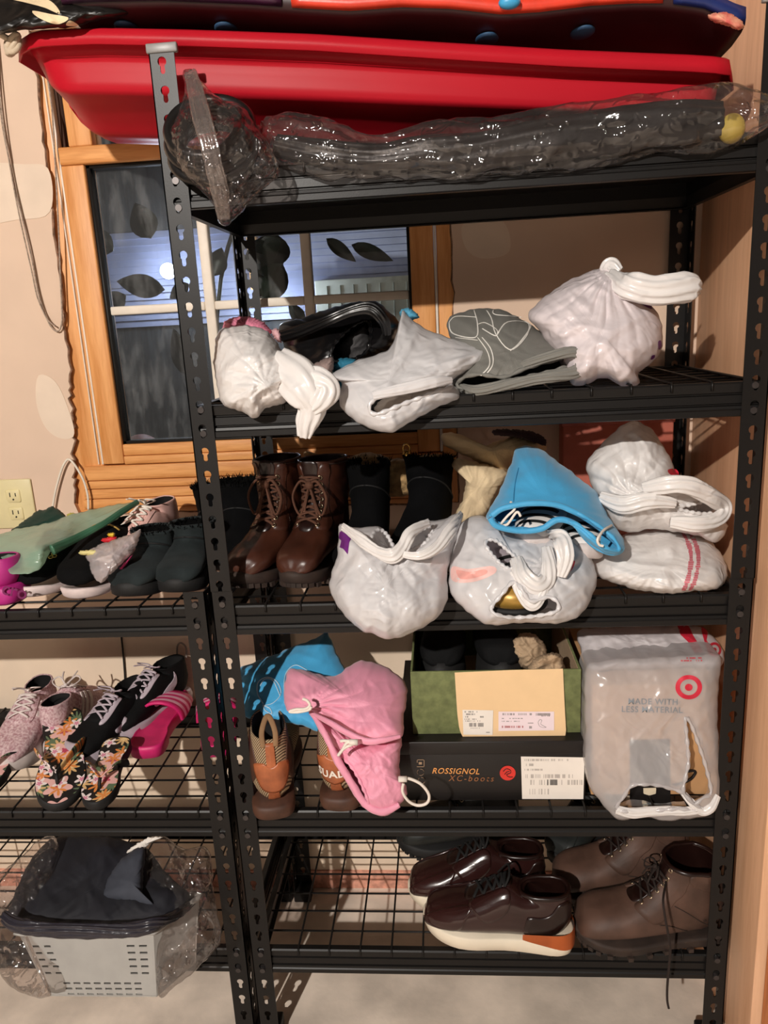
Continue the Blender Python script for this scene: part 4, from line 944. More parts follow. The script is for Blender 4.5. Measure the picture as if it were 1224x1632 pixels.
def work_boot(label, toe, heel, k, side, group, strand=False, mark=False):
    loc, rot, L = place(toe, heel, ds(k)); w = L * .18
    t = thing('work_boot', label, 'boot', loc, (0, 0, rot), group)
    ls = Last(scaled(ANKLE, L, w, .006), side, wrinkle=.002, seed=5)
    ls.body().build('upper', m_nubuck, t, local=True); ls.lining(14).build('lining', m_burg2, t, local=True)
    sole_mesh(L, w, [(.006, .001), (.010, .004), (.019, .005), (.022, .007), (.025, .006), (.027, .0)], side, .014).build('sole', m_brownrub, t, local=True)
    lugs(L, w * 1.08, side, 30, .008, .014, .011).build('tread', m_brownrub, t, local=True, smooth=False, kind='stuff')
    for s_ in (1, -1):
        ls.panel([(.36, s_ * .40), (.50, s_ * .36), (.70, s_ * .34), (.90, s_ * .36), (.985, s_ * .5), (.985, s_ * 1.2), (.80, s_ * 1.15), (.62, s_ * 1.1), (.52, s_ * 1.35), (.44, s_ * 1.5), (.38, s_ * 1.0)], .0018).build('quarter', m_nubuck, t, local=True)
        ls.panel([(.86, s_ * 1.35), (.97, s_ * 1.3), (.975, s_ * 2.2), (.87, s_ * 2.15)], .0020).build('ankle_patch', m_nubuck, t, local=True)
        ls.line([(.60, s_ * 1.2), (.64, s_ * 1.6), (.66, s_ * 2.1), (.70, s_ * 2.6)], .0009).build('seam', m_brownrub, t, local=True)
        ls.line([(.46, s_ * 1.55), (.52, s_ * 1.8), (.56, s_ * 2.3)], .0009).build('seam', m_brownrub, t, local=True)
    us = [.40, .48, .56, .65, .74]
    eyelets(ls, us + [.93], .46, .003).build('eyelets', m_metal, t, local=True, kind='stuff')
    ls.panel([(.36, .3), (.5, .32), (.8, .32), (.99, .32), (.99, -.32), (.8, -.32), (.5, -.32), (.36, -.3)], .0008).build('tongue', m_burg2, t, local=True)
    lc = lacing(ls, us, .46, .0024, .004)
    c = ls.at([.76], [0], .008)[0]; n = ls.at([.76], [0], .02)[0] - ls.at([.76], [0], .01)[0]; n /= np.linalg.norm(n)
    lc2 = bow(c, n, (0, 1, 0), (-n[2], 0, n[0]), .0022, .026, .016)
    lc.raw(np.concatenate(lc2.v), lc2.f)
    lc.build('laces', m_darklace, t, local=True)
    g = G(); g.tube(ls.R[-1] + np.array([0, 0, .001]), .0042, 8, closed=True); g.build('collar', m_burg2, t, local=True)
    if mark:
        sd = 1 if side > 0 else 1
        v, f = text_mesh('ia', .012, 0, .3)
        u0, p0 = .66, 1.95
        Mx = np.linalg.norm(ls.at([.68], [p0], 0)[0] - ls.at([.66], [p0], 0)[0]) / .02; My = np.linalg.norm(ls.at([.66], [p0 + .1], 0)[0] - ls.at([.66], [p0], 0)[0]) / .1
        G().raw(ls.at(u0 + v[:, 0] / Mx * .9, p0 - v[:, 1] / My, .0012), f).build('mark', m_blackrub, t, local=True)
    return t, ls
wb, wls = work_boot('front brown work boot with a lace hanging over the bottom shelf edge', (.626, .03), (.905, .055), 4, 1, 'brown work boots', mark=True)
Mw = np.array(root_matrix(wb)); w2 = lambda p: (Mw[:3, :3] @ np.array(p) + Mw[:3, 3])
p0 = w2(wls.at([.70], [.5], .005)[0])
pts = [p0] + [onY(*q, y) for q, y in zip(B8([(662, 450), (672, 540), (690, 640), (700, 720), (692, 820), (684, 920), (684, 990), (692, 1032)]), (-.045, -.062, -.07, -.072, -.068, -.06, -.06, -.06))]
G().tube(catmull(pts, 60), .0022, 6).build('loose_lace', m_darklace, wb)
work_boot('rear brown work boot standing behind the one with the hanging lace', (.600, .150), (.880, .170), 4, -1, 'brown work boots')

def black_shoe(label, toe, heel, k, side, mat, h=1.0, studs=True):
    loc, rot, L = place(toe, heel, ds(k)); w = L * .185
    t = thing('black_shoe', label, 'shoe', loc, (0, 0, rot)); ls = Last(scaled(ANKLE, L, w, .008, h), side, wrinkle=.002, seed=8)
    ls.body().build('upper', mat, t, local=True); ls.lining(14).build('lining', m_dark, t, local=True)
    sole_mesh(L, w, [(.004, .0), (.010, .005), (.026, .006), (.030, .0)], side, .014).build('sole', m_blackrub, t, local=True)
    lugs(L, w * 1.08, side, 28, .008, .014, .011).build('tread', m_blackrub, t, local=True, smooth=False, kind='stuff')
    ls.panel([(.02, 1.9), (.12, 1.0), (.26, .5), (.30, 0), (.26, -.5), (.12, -1.0), (.02, -1.9), (.0, 3.14)], .0014).build('toe_cap', mat, t, local=True)
    us = [.40, .48, .56, .65, .74]; eyelets(ls, us, .46, .003).build('eyelets', m_metal, t, local=True, kind='stuff')
    lacing(ls, us, .46, .0026, .004).build('laces', m_blacklace, t, local=True)
    return t
m_offblack = M('off_black_leather', '1d201f', .5, var=.3, vscale=12, bump=.15)
black_shoe('black lug soled shoe behind the burgundy sneakers on the bottom shelf', (.275, .285), (.55, .34), 4, 1, m_offblack)
black_shoe('dark round toed shoe at the back between sneakers and work boots', (.615, .225), (.78, .40), 4, -1, m_offblack)

# brown knit sneakers, heels to the front
m_knit = None
def knit(name):
    m, nt, b, out = new_mat(name); tc = add(nt, 'ShaderNodeTexCoord'); wv = add(nt, 'ShaderNodeTexWave', _wave_type='BANDS', _bands_direction='DIAGONAL', Scale=105.0, Distortion=1.0)
    nt.links.new(tc.outputs['Object'], wv.inputs[0]); cr = add(nt, 'ShaderNodeValToRGB'); cr.color_ramp.elements[0].color = (*lin('4a3524'), 1); cr.color_ramp.elements[1].color = (*lin('b59c7a'), 1); cr.color_ramp.elements[0].position = .4; cr.color_ramp.elements[1].position = .6
    nt.links.new(wv.outputs['Fac'], cr.inputs[0]); nt.links.new(cr.outputs[0], b.inputs['Base Color']); b.inputs['Roughness'].default_value = .9
    return m
m_knit = knit('ribbed_knit'); m_copper = M('copper_leather', '8f4f30', .35, var=.1, col2='b5673f'); m_gumsole = M('dark_gum_rubber', '4a2d1f', .6, var=.3)
def knit_sneaker(label, toe, heel, side, letters):
    loc, rot, L = place(toe, heel, ds(3)); w = L * .19; t = thing('knit_sneaker', label, 'shoe', loc, (0, 0, rot), 'brown knit sneakers')
    st = scaled(LOW[:-3] + [(.36, .50, .012, .26, .70), (.37, .54, .006, .40, .64), (.40, .58, .03, .54, .60)], L, w, .010)
    ls = Last(st, side, wrinkle=.001); ls.body().build('upper', m_knit, t, local=True); ls.lining(10).build('lining', m_dark, t, local=True)
    sole_mesh(L, w, [(0, -.010), (.005, -.003), (.016, .002), (.026, .002), (.032, -.002)], side, .012, heel=1.05).build('sole', m_gumsole, t, local=True)
    ls.panel([(.70, pi - .22), (.80, pi - .16), (.99, pi - .18), (.99, pi + .18), (.80, pi + .16), (.70, pi + .22)], .0022, smooth=False).build('heel_tab', m_copper, t, local=True)
    ls.panel([(.86, pi - .95), (.90, pi - .4), (.885, pi), (.90, pi + .4), (.86, pi + .95), (.78, pi + .55), (.76, pi), (.78, pi - .55)], .0028, smooth=not letters).build('heel_band', m_copper, t, local=True)
    for s_ in (1, -1): ls.panel([(.62, s_ * 1.1), (.75, s_ * 1.15), (.93, s_ * 1.2), (.95, s_ * 1.9), (.86, s_ * 2.4), (.74, s_ * 2.1), (.62, s_ * 1.8)], .0015).build('side_panel', m_gumsole, t, local=True)
    up = ls.R[-1]; b0, b1 = ls.at([.97], [pi - .25], .003)[0], ls.at([.97], [pi + .25], .003)[0]; top = (b0 + b1) / 2 + np.array([.028, 0, .045])
    G().tube(catmull([b0, (b0 + top) / 2 + np.array([-.006, .006 * np.sign(b0[1]), .004]), top, (b1 + top) / 2 + np.array([-.006, .006 * np.sign(b1[1]), .004]), b1], 30), .0048, 8, flat=.35, up=(1, 0, 0)).build('pull_loop', M('loop_webbing', '8a6a4a', .8) if 'loop_webbing' not in bpy.data.materials else bpy.data.materials['loop_webbing'], t, local=True)
    ls.panel([(.34, .5), (.5, .5), (.66, .45), (.70, 0), (.66, -.45), (.5, -.5), (.34, -.5)], .001).build('tongue', m_knit, t, local=True)
    lacing(ls, [.36, .44, .52, .6], .42, .0026).build('laces', m_brownlace, t, local=True)
    if letters:
        v, f = text_mesh('SUADE', .021, .0006, 0, 'CENTER', 1.05)
        Z = ls.at([.84], [pi], 0)[0]; q = ls.at([.86], [pi], 0)[0]; kz = .02 / np.linalg.norm(q - Z)
        py = ls.at([.84], [pi + .1], 0)[0]; kp = .1 / np.linalg.norm(py - Z)
        sg = 1 if (py - Z)[1] < 0 else -1
        vv = G().raw(ls.at(.80 + v[:, 1] * kz, pi + sg * v[:, 0] * kp, .0042), f); vv.build('lettering', M('white_letters', 'f0e6da', .6), t, local=True)
    return t
knit_sneaker('left brown knit sneaker seen from its plain copper heel', (.03, .235), (.083, -.035), 1, False)
knit_sneaker('right brown knit sneaker with lettered copper heel beside the pink bag', (.20, .265), (.192, -.012), -1, True)

# tall lace boots
def lace_boot(label, toe, heel, side):
    loc, rot, L = place(toe, heel, ds(2)); w = L * .175; t = thing('lace_boot', label, 'boot', loc, (0, 0, rot), 'brown lace up boots')
    st = scaled(tall(.86), L, w, .012); ls = Last(st, side, n=52, wrinkle=.0025, seed=side + 9)
    ls.body().build('upper', m_brownleath, t, local=True); ls.lining(22).build('lining', m_burg2, t, local=True)
    sole_mesh(L, w, [(.006, .0), (.010, .005), (.020, .006), (.026, .006), (.029, .0)], side, .012).build('sole', m_brownrub, t, local=True)
    lugs(L, w * 1.08, side, 26, .008, .012, .011).build('tread', m_brownrub, t, local=True, smooth=False, kind='stuff')
    for s_ in (1, -1):
        ls.panel([(.34, s_ * .36), (.5, s_ * .34), (.7, s_ * .32), (.9, s_ * .32), (.97, s_ * .5), (.96, s_ * .9), (.75, s_ * .8), (.55, s_ * .85), (.46, s_ * 1.25), (.38, s_ * 1.1)], .0018).build('facing', m_brownleath, t, local=True)
    us = [.36, .42, .48, .54, .61, .68, .75, .82]
    eyelets(ls, us, .42, .0035, .0036, .0013).build('eyelets', m_metal, t, local=True, kind='stuff')
    ls.panel([(.32, .28), (.5, .3), (.8, .3), (1.0, .3), (1.0, -.3), (.8, -.3), (.5, -.3), (.32, -.28)], .0008).build('tongue', m_burg2, t, local=True)
    lc = lacing(ls, us, .42, .0040, .004)
    c = ls.at([.74], [0], .010)[0]; n = ls.at([.74], [0], .02)[0] - ls.at([.74], [0], .01)[0]; n /= np.linalg.norm(n); b = bow(c, n, (0, 1, 0), (-n[2], 0, n[0]), .0040, .034, .055)
    lc.raw(np.concatenate(b.v), b.f); lc.build('laces', m_brownlace, t, local=True)
    ls.line([(.97, a) for a in np.linspace(.5, 2 * pi - .5, 12)], .0012, .0004).build('collar_seam', m_brownrub, t, local=True)
    return t
lace_boot('left brown leather lace up boot next to the rack post', (.040, .055), (.098, .285), 1)
lace_boot('right brown leather lace up boot beside the purple starred bag', (.130, .050), (.190, .275), -1)

# tall black fur lined boots and short suede boots
def soft_boot(label, toe, heel, h, side, furry, seam, group, mat, lean=0, wk=.21, name='suede_boot', count=260):
    loc, rot, L = place(toe, heel, ds(2)); w = L * wk; t = thing(name, label, 'boot', loc, (0, lean, rot), group)
    ls = Last(scaled(tall(h / L), L, w, .010), side, n=44, k=.95, wrinkle=.0015, seed=int(h * 1000)); ls.body(thick=.008).build('upper', mat, t, local=True); ls.lining(20, .009).build('lining', m_fur, t, local=True)
    sole_mesh(L, w, [(.0, -.003), (.005, .003), (.018, .004), (.024, .002), (.028, -.002)], side, .008).build('sole', m_blackrub, t, local=True)
    for u in seam: ls.line([(u, a) for a in np.linspace(0, 2 * pi, 24)], .0018, .0004).build('seam', m_blackrub, t, local=True)
    if furry: fur(ls, 1.0, count, furry, 4 + int(h * 100)).build('fur_trim', m_fur, t, local=True, kind='stuff', smooth=False)
    return t
G_t = 'tall black fur lined boots'; G_s = 'short black suede boots'; G_f = 'fluffy black boots behind'
soft_boot('left tall black fur lined boot behind the purple starred bag', (.236, .075), (.262, .305), .185, 1, .012, [.75], G_t, m_suede2, 0, .185, 'fur_boot')
soft_boot('right tall black fur lined boot, leaning, beside the canvas tote', (.345, .085), (.385, .315), .18, -1, .012, [.75], G_t, m_suede2, -.10, .20, 'fur_boot')
soft_boot('left short black suede boot with rolled top on the left rack', (-.160, .030), (-.150, .205), .088, 1, .005, [.72], G_s, m_suede, 0, .25)
soft_boot('right short black suede boot overlapping its mate beside the post', (-.082, .045), (-.078, .225), .094, -1, .005, [.72], G_s, m_suede, 0, .25)
soft_boot('left fluffy topped black boot behind the short suede boots', (-.092, .235), (-.088, .395), .125, 1, .014, [.62], G_f, m_suede2, 0, .29, 'fur_boot', 520)
soft_boot('right fluffy topped black boot partly behind the rack post', (-.012, .16), (-.012, .355), .145, -1, .014, [.62], G_f, m_suede2, 0, .27, 'fur_boot', 520)

# flip flops with a flower print
def floral(name):
    """printed pattern: blossoms with petals, yellow pineapple-like dots and fern green on black"""
    m, nt, b, out = new_mat(name); tc = add(nt, 'ShaderNodeTexCoord')
    def cells(scale, off):
        mp = add(nt, 'ShaderNodeMapping', Scale=(scale, scale, .01), Location=off); nt.links.new(tc.outputs['Object'], mp.inputs[0])
        v = add(nt, 'ShaderNodeTexVoronoi', _feature='F1', _voronoi_dimensions='2D', Scale=1.0, Randomness=.75); nt.links.new(mp.outputs[0], v.inputs['Vector'])
        sub = add(nt, 'ShaderNodeVectorMath', _operation='SUBTRACT'); nt.links.new(mp.outputs[0], sub.inputs[0]); nt.links.new(v.outputs['Position'], sub.inputs[1])
        sp = add(nt, 'ShaderNodeSeparateXYZ'); nt.links.new(sub.outputs[0], sp.inputs[0])
        at = add(nt, 'ShaderNodeMath', _operation='ARCTAN2'); nt.links.new(sp.outputs[1], at.inputs[0]); nt.links.new(sp.outputs[0], at.inputs[1])
        return v, at
    def petals(v, at, k, base, amp):
        mu = add(nt, 'ShaderNodeMath', _operation='MULTIPLY'); mu.inputs[1].default_value = k; nt.links.new(at.outputs[0], mu.inputs[0])
        co = add(nt, 'ShaderNodeMath', _operation='COSINE'); nt.links.new(mu.outputs[0], co.inputs[0])
        ma = add(nt, 'ShaderNodeMath', _operation='MULTIPLY_ADD'); ma.inputs[1].default_value = amp; ma.inputs[2].default_value = base; nt.links.new(co.outputs[0], ma.inputs[0])
        lt = add(nt, 'ShaderNodeMath', _operation='LESS_THAN'); nt.links.new(v.outputs['Distance'], lt.inputs[0]); nt.links.new(ma.outputs[0], lt.inputs[1]); return lt
    col = add(nt, 'ShaderNodeRGB'); col.outputs[0].default_value = (*lin('0c0c0d'), 1); cur = col.outputs[0]
    def over(cur, fac, c):
        mx = add(nt, 'ShaderNodeMix', _data_type='RGBA'); nt.links.new(fac, mx.inputs[0]); nt.links.new(cur, mx.inputs[6]); mx.inputs[7].default_value = (*lin(c), 1); return mx.outputs[2]
    for scale, off, k, base, amp, c, inner in ((15, (0, 0, 0), 14, .26, .12, '5f7355', None), (18, (3.3, 1.2, 0), 9, .25, .10, 'd8b27a', 'e8c890'), (14, (1.4, 5.1, 0), 5, .30, .09, 'e6b3ac', 'b8405c'), (20, (7.7, 2.2, 0), 6, .2, .14, 'e08a45', None), (21, (2.1, 9.4, 0), 5, .21, .09, 'efe0dc', 'd78aa0')):
        v, at = cells(scale, off); cur = over(cur, petals(v, at, k, base, amp).outputs[0], c)
        if inner: cur = over(cur, petals(v, at, 5, .10, .03).outputs[0], inner)
    nt.links.new(cur, b.inputs['Base Color']); b.inputs['Roughness'].default_value = .55
    return m
m_floral = floral('flower_print'); m_strap = floral('flower_strap_print')
def flip_flop(label, toe, heel, z0, tilt, side, group='floral flip flops', roll=0):
    d = np.array(toe) - np.array(heel); L = float(np.linalg.norm(d)); t = thing('flip_flop', label, 'shoe', (heel[0], heel[1], z0), (roll, -tilt, math.atan2(d[1], d[0])), group); L = L / math.cos(tilt)
    w = L * .19; o = foot_outline(L, w, 80, .95, 1.15); o[:, 1] *= side
    rows = [np.column_stack([o * s, np.full(80, z)]) for s, z in ((.985, 0), (1, .003), (1, .017), (.985, .020))]
    G().loft(rows).build('sole', m_blackrub, t, local=True)
    c = o.mean(0); top = [np.column_stack([c + (o - c) * s, np.full(80, .0204)]) for s in (.02, .3, .6, .965)]; G().loft(top, True, False).build('footbed', m_floral, t, local=True)
    post = np.array([L * .80, side * w * -.10, .02]); apex = post + np.array([-.012, 0, .016])
    for s_ in (1, -1):
        e = np.array([L * .46, s_ * w * .86, .016]); mid = (apex + e) / 2 + np.array([0, s_ * .006, .016])
        G().tube(catmull([e, e + np.array([.004, 0, .014]), mid, apex], 26), np.interp(np.linspace(0, 1, 26), [0, .5, 1], [.012, .011, .006]), 10, flat=.22).build('strap', m_strap, t, local=True)
    G().tube([post - np.array([0, 0, .006]), post + np.array([-.002, 0, .008]), apex], .0035, 8).build('toe_post', m_blackrub, t, local=True)
    return t
def gz(px, py, z): q = onZ(px, py, z); return q[0], q[1]
zf = ds(3)
flip_flop('left of the two whole floral flip flops, overlapped by its mate', gz(97, 1284, zf + .012), gz(100, 1140, zf + .075), zf + .075, -.30, 1)
flip_flop('right of the two whole floral flip flops, nearest the pink slide', gz(150, 1296, zf + .018), gz(194, 1186, zf + .05), zf + .05, -.16, -1)
flip_flop('floral flip flop cut by the left picture edge', gz(-35, 1275, zf + .005), gz(38, 1172, zf + .04), zf + .03, -.12, -1)
# pink slides
m_hot = M('hot_pink_foam', 'd6266f', .5, var=.04); m_palepink = M('pale_pink_stripe', 'f0b4c8', .5); m_hot2 = M('hot_pink_footbed', 'c92a63', .6)
def slide(label, toe, heel, z0, tilt, side, roll=0):
    d = np.array(toe) - np.array(heel); t = thing('slide_sandal', label, 'shoe', (heel[0], heel[1], z0), (roll, -tilt, math.atan2(d[1], d[0])), 'pink slides'); L = .235; w = .044
    o = foot_outline(L, w, 80, 1, 1.15); o[:, 1] *= side; c = o.mean(0)
    rows = [np.column_stack([c + (o - c) * s, np.full(80, z)]) for s, z in ((.95, 0), (1, .004), (1.02, .022), (1.01, .030), (.97, .031), (.93, .026))]; G().loft(rows, True, False).build('sole', m_hot, t, local=True)
    G().loft([np.column_stack([c + (o - c) * s, np.full(80, z)]) for s, z in ((.02, .0235), (.5, .0235), (.85, .0245), (.94, .027))], True, False).build('footbed', m_hot2, t, local=True)
    def band(x0, x1, off): 
        R = []
        for x in np.linspace(x0, x1, 9):
            hw = w * (1.02 - .25 * abs(x / L - .72)); a = np.linspace(0, pi, 25); R.append(np.column_stack([np.full(25, x) - .015 * np.sin(a), (hw + off) * np.cos(a) * side, .018 + (.050 - .05 * (x / L - .5) + off) * np.sin(a) ** .8]))
        return np.array(R)
    g = G(); g.grid(band(L * .50, L * .86, .0)); g.grid(band(L * .50, L * .86, .005)); R0, R1 = band(L * .50, L * .86, 0), band(L * .50, L * .86, .005)
    g.grid([R0[0], R1[0]]); g.grid([R0[-1], R1[-1]]); g.build('strap', m_hot, t, local=True)
    for k in range(3):
        x = L * (.56 + .09 * k); G().grid(band(x, x + .011, .0058)).build('stripe', m_palepink, t, local=True)
    return t
slide('whole pink slide with pale stripes beside the rack post', (-.238, .385), (-.226, .15), zf + .012, .05, 1)
slide('pink slide with pale stripes mostly hidden behind the rack posts', (-.135, .385), (-.075, .155), zf + .012, .05, -1)

# sport shoes at the back of the left rack
def sport(label, toe, heel, side, upper, sole, lace, group, swoosh=False, k=3, z=0, loop=False, stripes=False, name='sport_shoe', tilt=0, lift=0):
    loc, rot, L = place(toe, heel, ds(k) + lift); w = L * .185; t = thing(name, label, 'shoe', loc, (0, -tilt, rot), group)
    st = scaled(LOW[:-2] + [(.34, .43, .005, .36, .66), (.36, .45, .02, .47, .62)], L, w, .012); ls = Last(st, side, wrinkle=.0015, seed=21)
    ls.body().build('upper', upper, t, local=True); ls.lining(10).build('lining', m_dark, t, local=True)
    sole_mesh(L, w, [(0, -.005), (.004, .002), (.022, .006), (.034, .003), (.037, -.001)], side, .016).build('sole', sole, t, local=True)
    lacing(ls, [.36, .42, .48, .54, .60], .45, .0028).build('laces', lace, t, local=True)
    c = ls.at([.66], [0], .006)[0]; n = ls.at([.66], [0], .02)[0] - ls.at([.66], [0], .01)[0]; n /= np.linalg.norm(n); bow(c, n, (0, 1, 0), (-n[2], 0, n[0]), .0020, .03, .02).build('lace_bow', lace, t, local=True)
    for s_ in (1, -1):
        ls.panel([(.33, s_ * .42), (.5, s_ * .42), (.64, s_ * .4), (.66, s_ * .62), (.5, s_ * .72), (.36, s_ * .7)], .0016).build('eyestay', lace if swoosh else upper, t, local=True)
        if swoosh: ls.panel([(.40, s_ * 1.55), (.48, s_ * 1.62), (.60, s_ * 1.45), (.78, s_ * 1.25), (.90, s_ * 1.2), (.74, s_ * 1.5), (.58, s_ * 1.82), (.47, s_ * 1.95), (.41, s_ * 1.8)], .0018).build('side_mark', lace, t, local=True)
        if stripes:
            for q in range(3): ls.panel([(.40 + q * .07, s_ * .8), (.44 + q * .07, s_ * .8), (.49 + q * .08, s_ * 1.9), (.45 + q * .08, s_ * 1.9)], .0016, smooth=False).build('stripe', sole, t, local=True)
    ls.panel([(.34, .3), (.5, .33), (.68, .3), (.70, 0), (.68, -.3), (.5, -.33), (.34, -.3)], .001).build('tongue', upper, t, local=True)
    if swoosh: ls.panel([(.02, 2.0), (.06, 1.2), (.14, .8), (.13, 0), (.14, -.8), (.06, -1.2), (.02, -2.0), (0, 3.1)], .0016).build('toe_guard', lace, t, local=True)
    if loop:
        b = ls.at([.985], [pi], .002)[0]; G().tube(catmull([b + np.array([0, -.014, -.004]), b + np.array([-.004, -.013, .020]), b + np.array([-.004, 0, .030]), b + np.array([-.004, .013, .020]), b + np.array([0, .014, -.004])], 20), .0022, 6).build('pull_loop', M('grey_loop', '857a72', .8), t, local=True)
    return t
m_rose = M('dusty_rose_knit', 'a97c82', .85, var=.25, vscale=200, bump=.3, bscale=300, col2='d8bfc0'); m_offw = M('off_white_rubber', 'd8cbc6', .6)
sport('black sport shoe with silver side mark behind the floral flip flops', (-.375, .115), (-.285, .325), 1, m_black, m_silver, m_silver, 'black sport shoes', True)
sport('black sport shoe with a grey heel loop near the back wall', (-.315, .205), (-.225, .41), -1, m_black, m_silver, m_silver, 'black sport shoes', True, loop=True, lift=.012)
sport('dusty rose knit sneaker with pale tongue at the picture edge', (-.505, .10), (-.515, .335), 1, m_rose, m_offw, m_offw, 'rose knit sneakers', stripes=True)
sport('dusty rose knit sneaker seen from behind, beside the black sport shoe', (-.455, .40), (-.43, .17), -1, m_rose, m_offw, m_offw, 'rose knit sneakers', stripes=True)

# left rack top: black slippers, pink clog, pink trainer
m_slip = M('black_knit', '070708', .9, spec=.15, bump=.3, bscale=400); m_lilac = M('pale_lilac_sole', 'e0cdc9', .6)
def slipper(label, toe, heel, side):
    loc, rot, L = place(toe, heel, ds(2)); w = L * .2; t = thing('slip_on_shoe', label, 'shoe', loc, (0, 0, rot), 'black slip on shoes')
    ls = Last(scaled(LOW, L, w, .012, .9), side, wrinkle=.001); ls.body().build('upper', m_slip, t, local=True); ls.lining(10).build('lining', m_dark, t, local=True)
    sole_mesh(L, w, [(0, -.003), (.004, .002), (lambda s: .009 + .009 * np.exp(-((s - 1) / .13) ** 2), .005), (lambda s: .012 + .010 * np.exp(-((s - 1) / .13) ** 2), .002), (.014, -.004)], side, .003).build('sole', m_lilac, t, local=True)
    g = G(); 
    for du, dp in ((0, 0), (.02, .12), (.04, 0)):
        a = np.linspace(0, 2 * pi, 14); g.tube(ls.at(.25 + du + .014 * np.cos(a), .5 + dp + .10 * np.sin(a), .0012), .0009, 5)
    g.build('gold_mark', M('gold_print', 'c9a457', .4, metal=.4) if 'gold_print' not in bpy.data.materials else bpy.data.materials['gold_print'], t, local=True)
    ls.line([(.60, a) for a in np.linspace(-.9, .9, 14)], .0018, .001).build('gold_trim', bpy.data.materials['gold_print'], t, local=True)
    return t
slipper('left black slip on shoe with pale sole under the green plastic bag', gz(48, 945, ds(2) + .012), (-.355, .27), 1)
slipper('right black slip on shoe with pale sole beside the clear bag', gz(115, 948, ds(2) + .012), (-.235, .27), -1)
loc, rot, L = place(gz(38, 940, ds(2) + .02), (-.60, .02), ds(2)); L = .20
tc_ = thing('clog', 'magenta foam clog with raised letters at the left picture edge', 'shoe', (-.366, .055, ds(2)), (0, 0, pi - .12))
m_mag = M('magenta_foam', 'b3267d', .5, var=.05)
ls = Last(scaled(LOW, L, .048, .012, .85), 1); ls.body().build('upper', m_mag, tc_, local=True); ls.lining(10).build('lining', m_dark, tc_, local=True)
sole_mesh(L, .048, [(0, -.003), (.005, .003), (.02, .005), (.03, .002), (.033, -.002)], 1, .012).build('sole', m_mag, tc_, local=True)
text_on(lambda px, off: np.array([onY(a, b, .0175) for a, b in px]), 'cro', 1, 946, 30, 14, .001, .01).build('raised_letters', M('magenta_dark', '6d1450', .5), tc_)
for (dx, cc) in ((.52, 'e0b52c'), (.44, '3d6b35')): 
    c = ls.at([dx], [.8], .004)[0]; G().sphere(c, .009, 12, 8, (1, 1, .6)).build('charm', M('charm_' + cc, cc, .5), tc_, local=True)
m_ppink = M('powder_pink_leather', 'dcb0a6', .5, var=.06)
sport('powder pink trainer with white laces behind the short suede boots', (-.245, .13), (-.178, .35), 1, m_ppink, m_offw, m_cordw, None, k=2, lift=.0)

# shoes inside the drawstring bag and carrier bag of shelf three
m_stripe = M('white_trainer', 'dfd9d4', .5, var=.05)
def mini(label, toe, heel, z, side, up, so, tilt=0, mats=None):
    d = np.array(toe) - np.array(heel); L = float(np.linalg.norm(d)); t = thing('trainer', label, 'shoe', (heel[0], heel[1], z), (0, -tilt, math.atan2(d[1], d[0])))
    ls = Last(scaled(LOW, L, L * .19, .010), side); ls.body().build('upper', up, t, local=True); ls.lining(8).build('lining', m_dark, t, local=True)
    sole_mesh(L, L * .19, [(0, -.004), (.004, .002), (.02, .004), (.028, 0)], side, .012).build('sole', so, t, local=True)
    for q in range(3): ls.panel([(.08 + q * .08, -.9), (.11 + q * .08, -.9), (.13 + q * .08, .9), (.10 + q * .08, .9)], .0012, smooth=False).build('stripe', m_blackrub, t, local=True)
    return t
a = onY(868, 842, .0); mini('white trainer with dark stripes inside the sky blue bag mouth', (a[0] - .02, a[1] + .005), (a[0] + .05, a[1] + .19), a[2] - .045, 1, m_stripe, m_offw)
a = onY(945, 868, .0); mini('second white trainer inside the right side of the blue bag mouth', (a[0] - .015, a[1] + .01), (a[0] + .01, a[1] + .19), a[2] - .04, -1, m_stripe, m_offw)
a = onY(815, 905, .02); mini('grey striped trainer glimpsed through the upper hole of the white bag', (a[0] + .01, a[1] - .02), (a[0] - .06, a[1] + .15), a[2] - .05, 1, M('lilac_grey_mesh', 'a59aa0', .7), m_offw)
a = onY(822, 955, -.075)
gs = thing('golden_shoe', 'golden toed shoe showing at the lower hole of the white bag', 'shoe', (a[0], a[1] + .05, a[2] - .03))
G().sphere((a[0], a[1] + .045, a[2] - .004), .05, 30, 16, (.95, .95, .55)).build('toe_cap', M('gold_leather', 'b0893f', .35, metal=.3), gs)
oa = np.linspace(0, 2 * pi, 40, endpoint=False); G().tube(np.column_stack([a[0] + .050 * np.cos(oa), a[1] + .045 + .050 * np.sin(oa), np.full(40, a[2] - .020)]), .0055, 8, closed=True).build('welt', m_blackrub, gs)
# ------------------------------------------------------------------ boxes on shelf four
m_blackcard = M('black_card', '171312', .45, var=.15, vscale=12); m_green = M('green_card', '6b7247', .8, var=.22, vscale=60, bump=.2); m_cream = M('cream_card', 'efcb9c', .7, var=.02); m_label = M('label_paper', 'efe6dc', .7, var=.02)
m_label2 = M('pink_label_paper', 'f0dde2', .7, var=.02); m_labelink = M('label_ink', '7d7672', .8); m_tissue = M('kraft_tissue', 'b59a7c', .85, var=.08); m_kraft = M('kraft_card', 'c99a6b', .75, var=.05, vscale=20)
zb = ds(3)
YB = .030
x0 = onY(634, 1178, YB)[0]; x1 = onY(934, 1184, YB)[0]; zt = onY(780, 1181, YB)[2]
bb = thing('ski_boot_box', 'black shoe box with orange and red lettering and a white label', 'box', ((x0 + x1) / 2, .2, zb))
G().box(x0, x1, YB, .37, zb, zt - .022, .0015).build('carton', m_blackcard, bb)
G().box(x0 - .002, x1 + .002, YB - .002, .372, zt - .026, zt, .0015).build('lid', m_blackcard, bb)
def on_front(Y): return lambda px, off: np.array([onY(a, b, Y - off) for a, b in px])
F = on_front(YB)
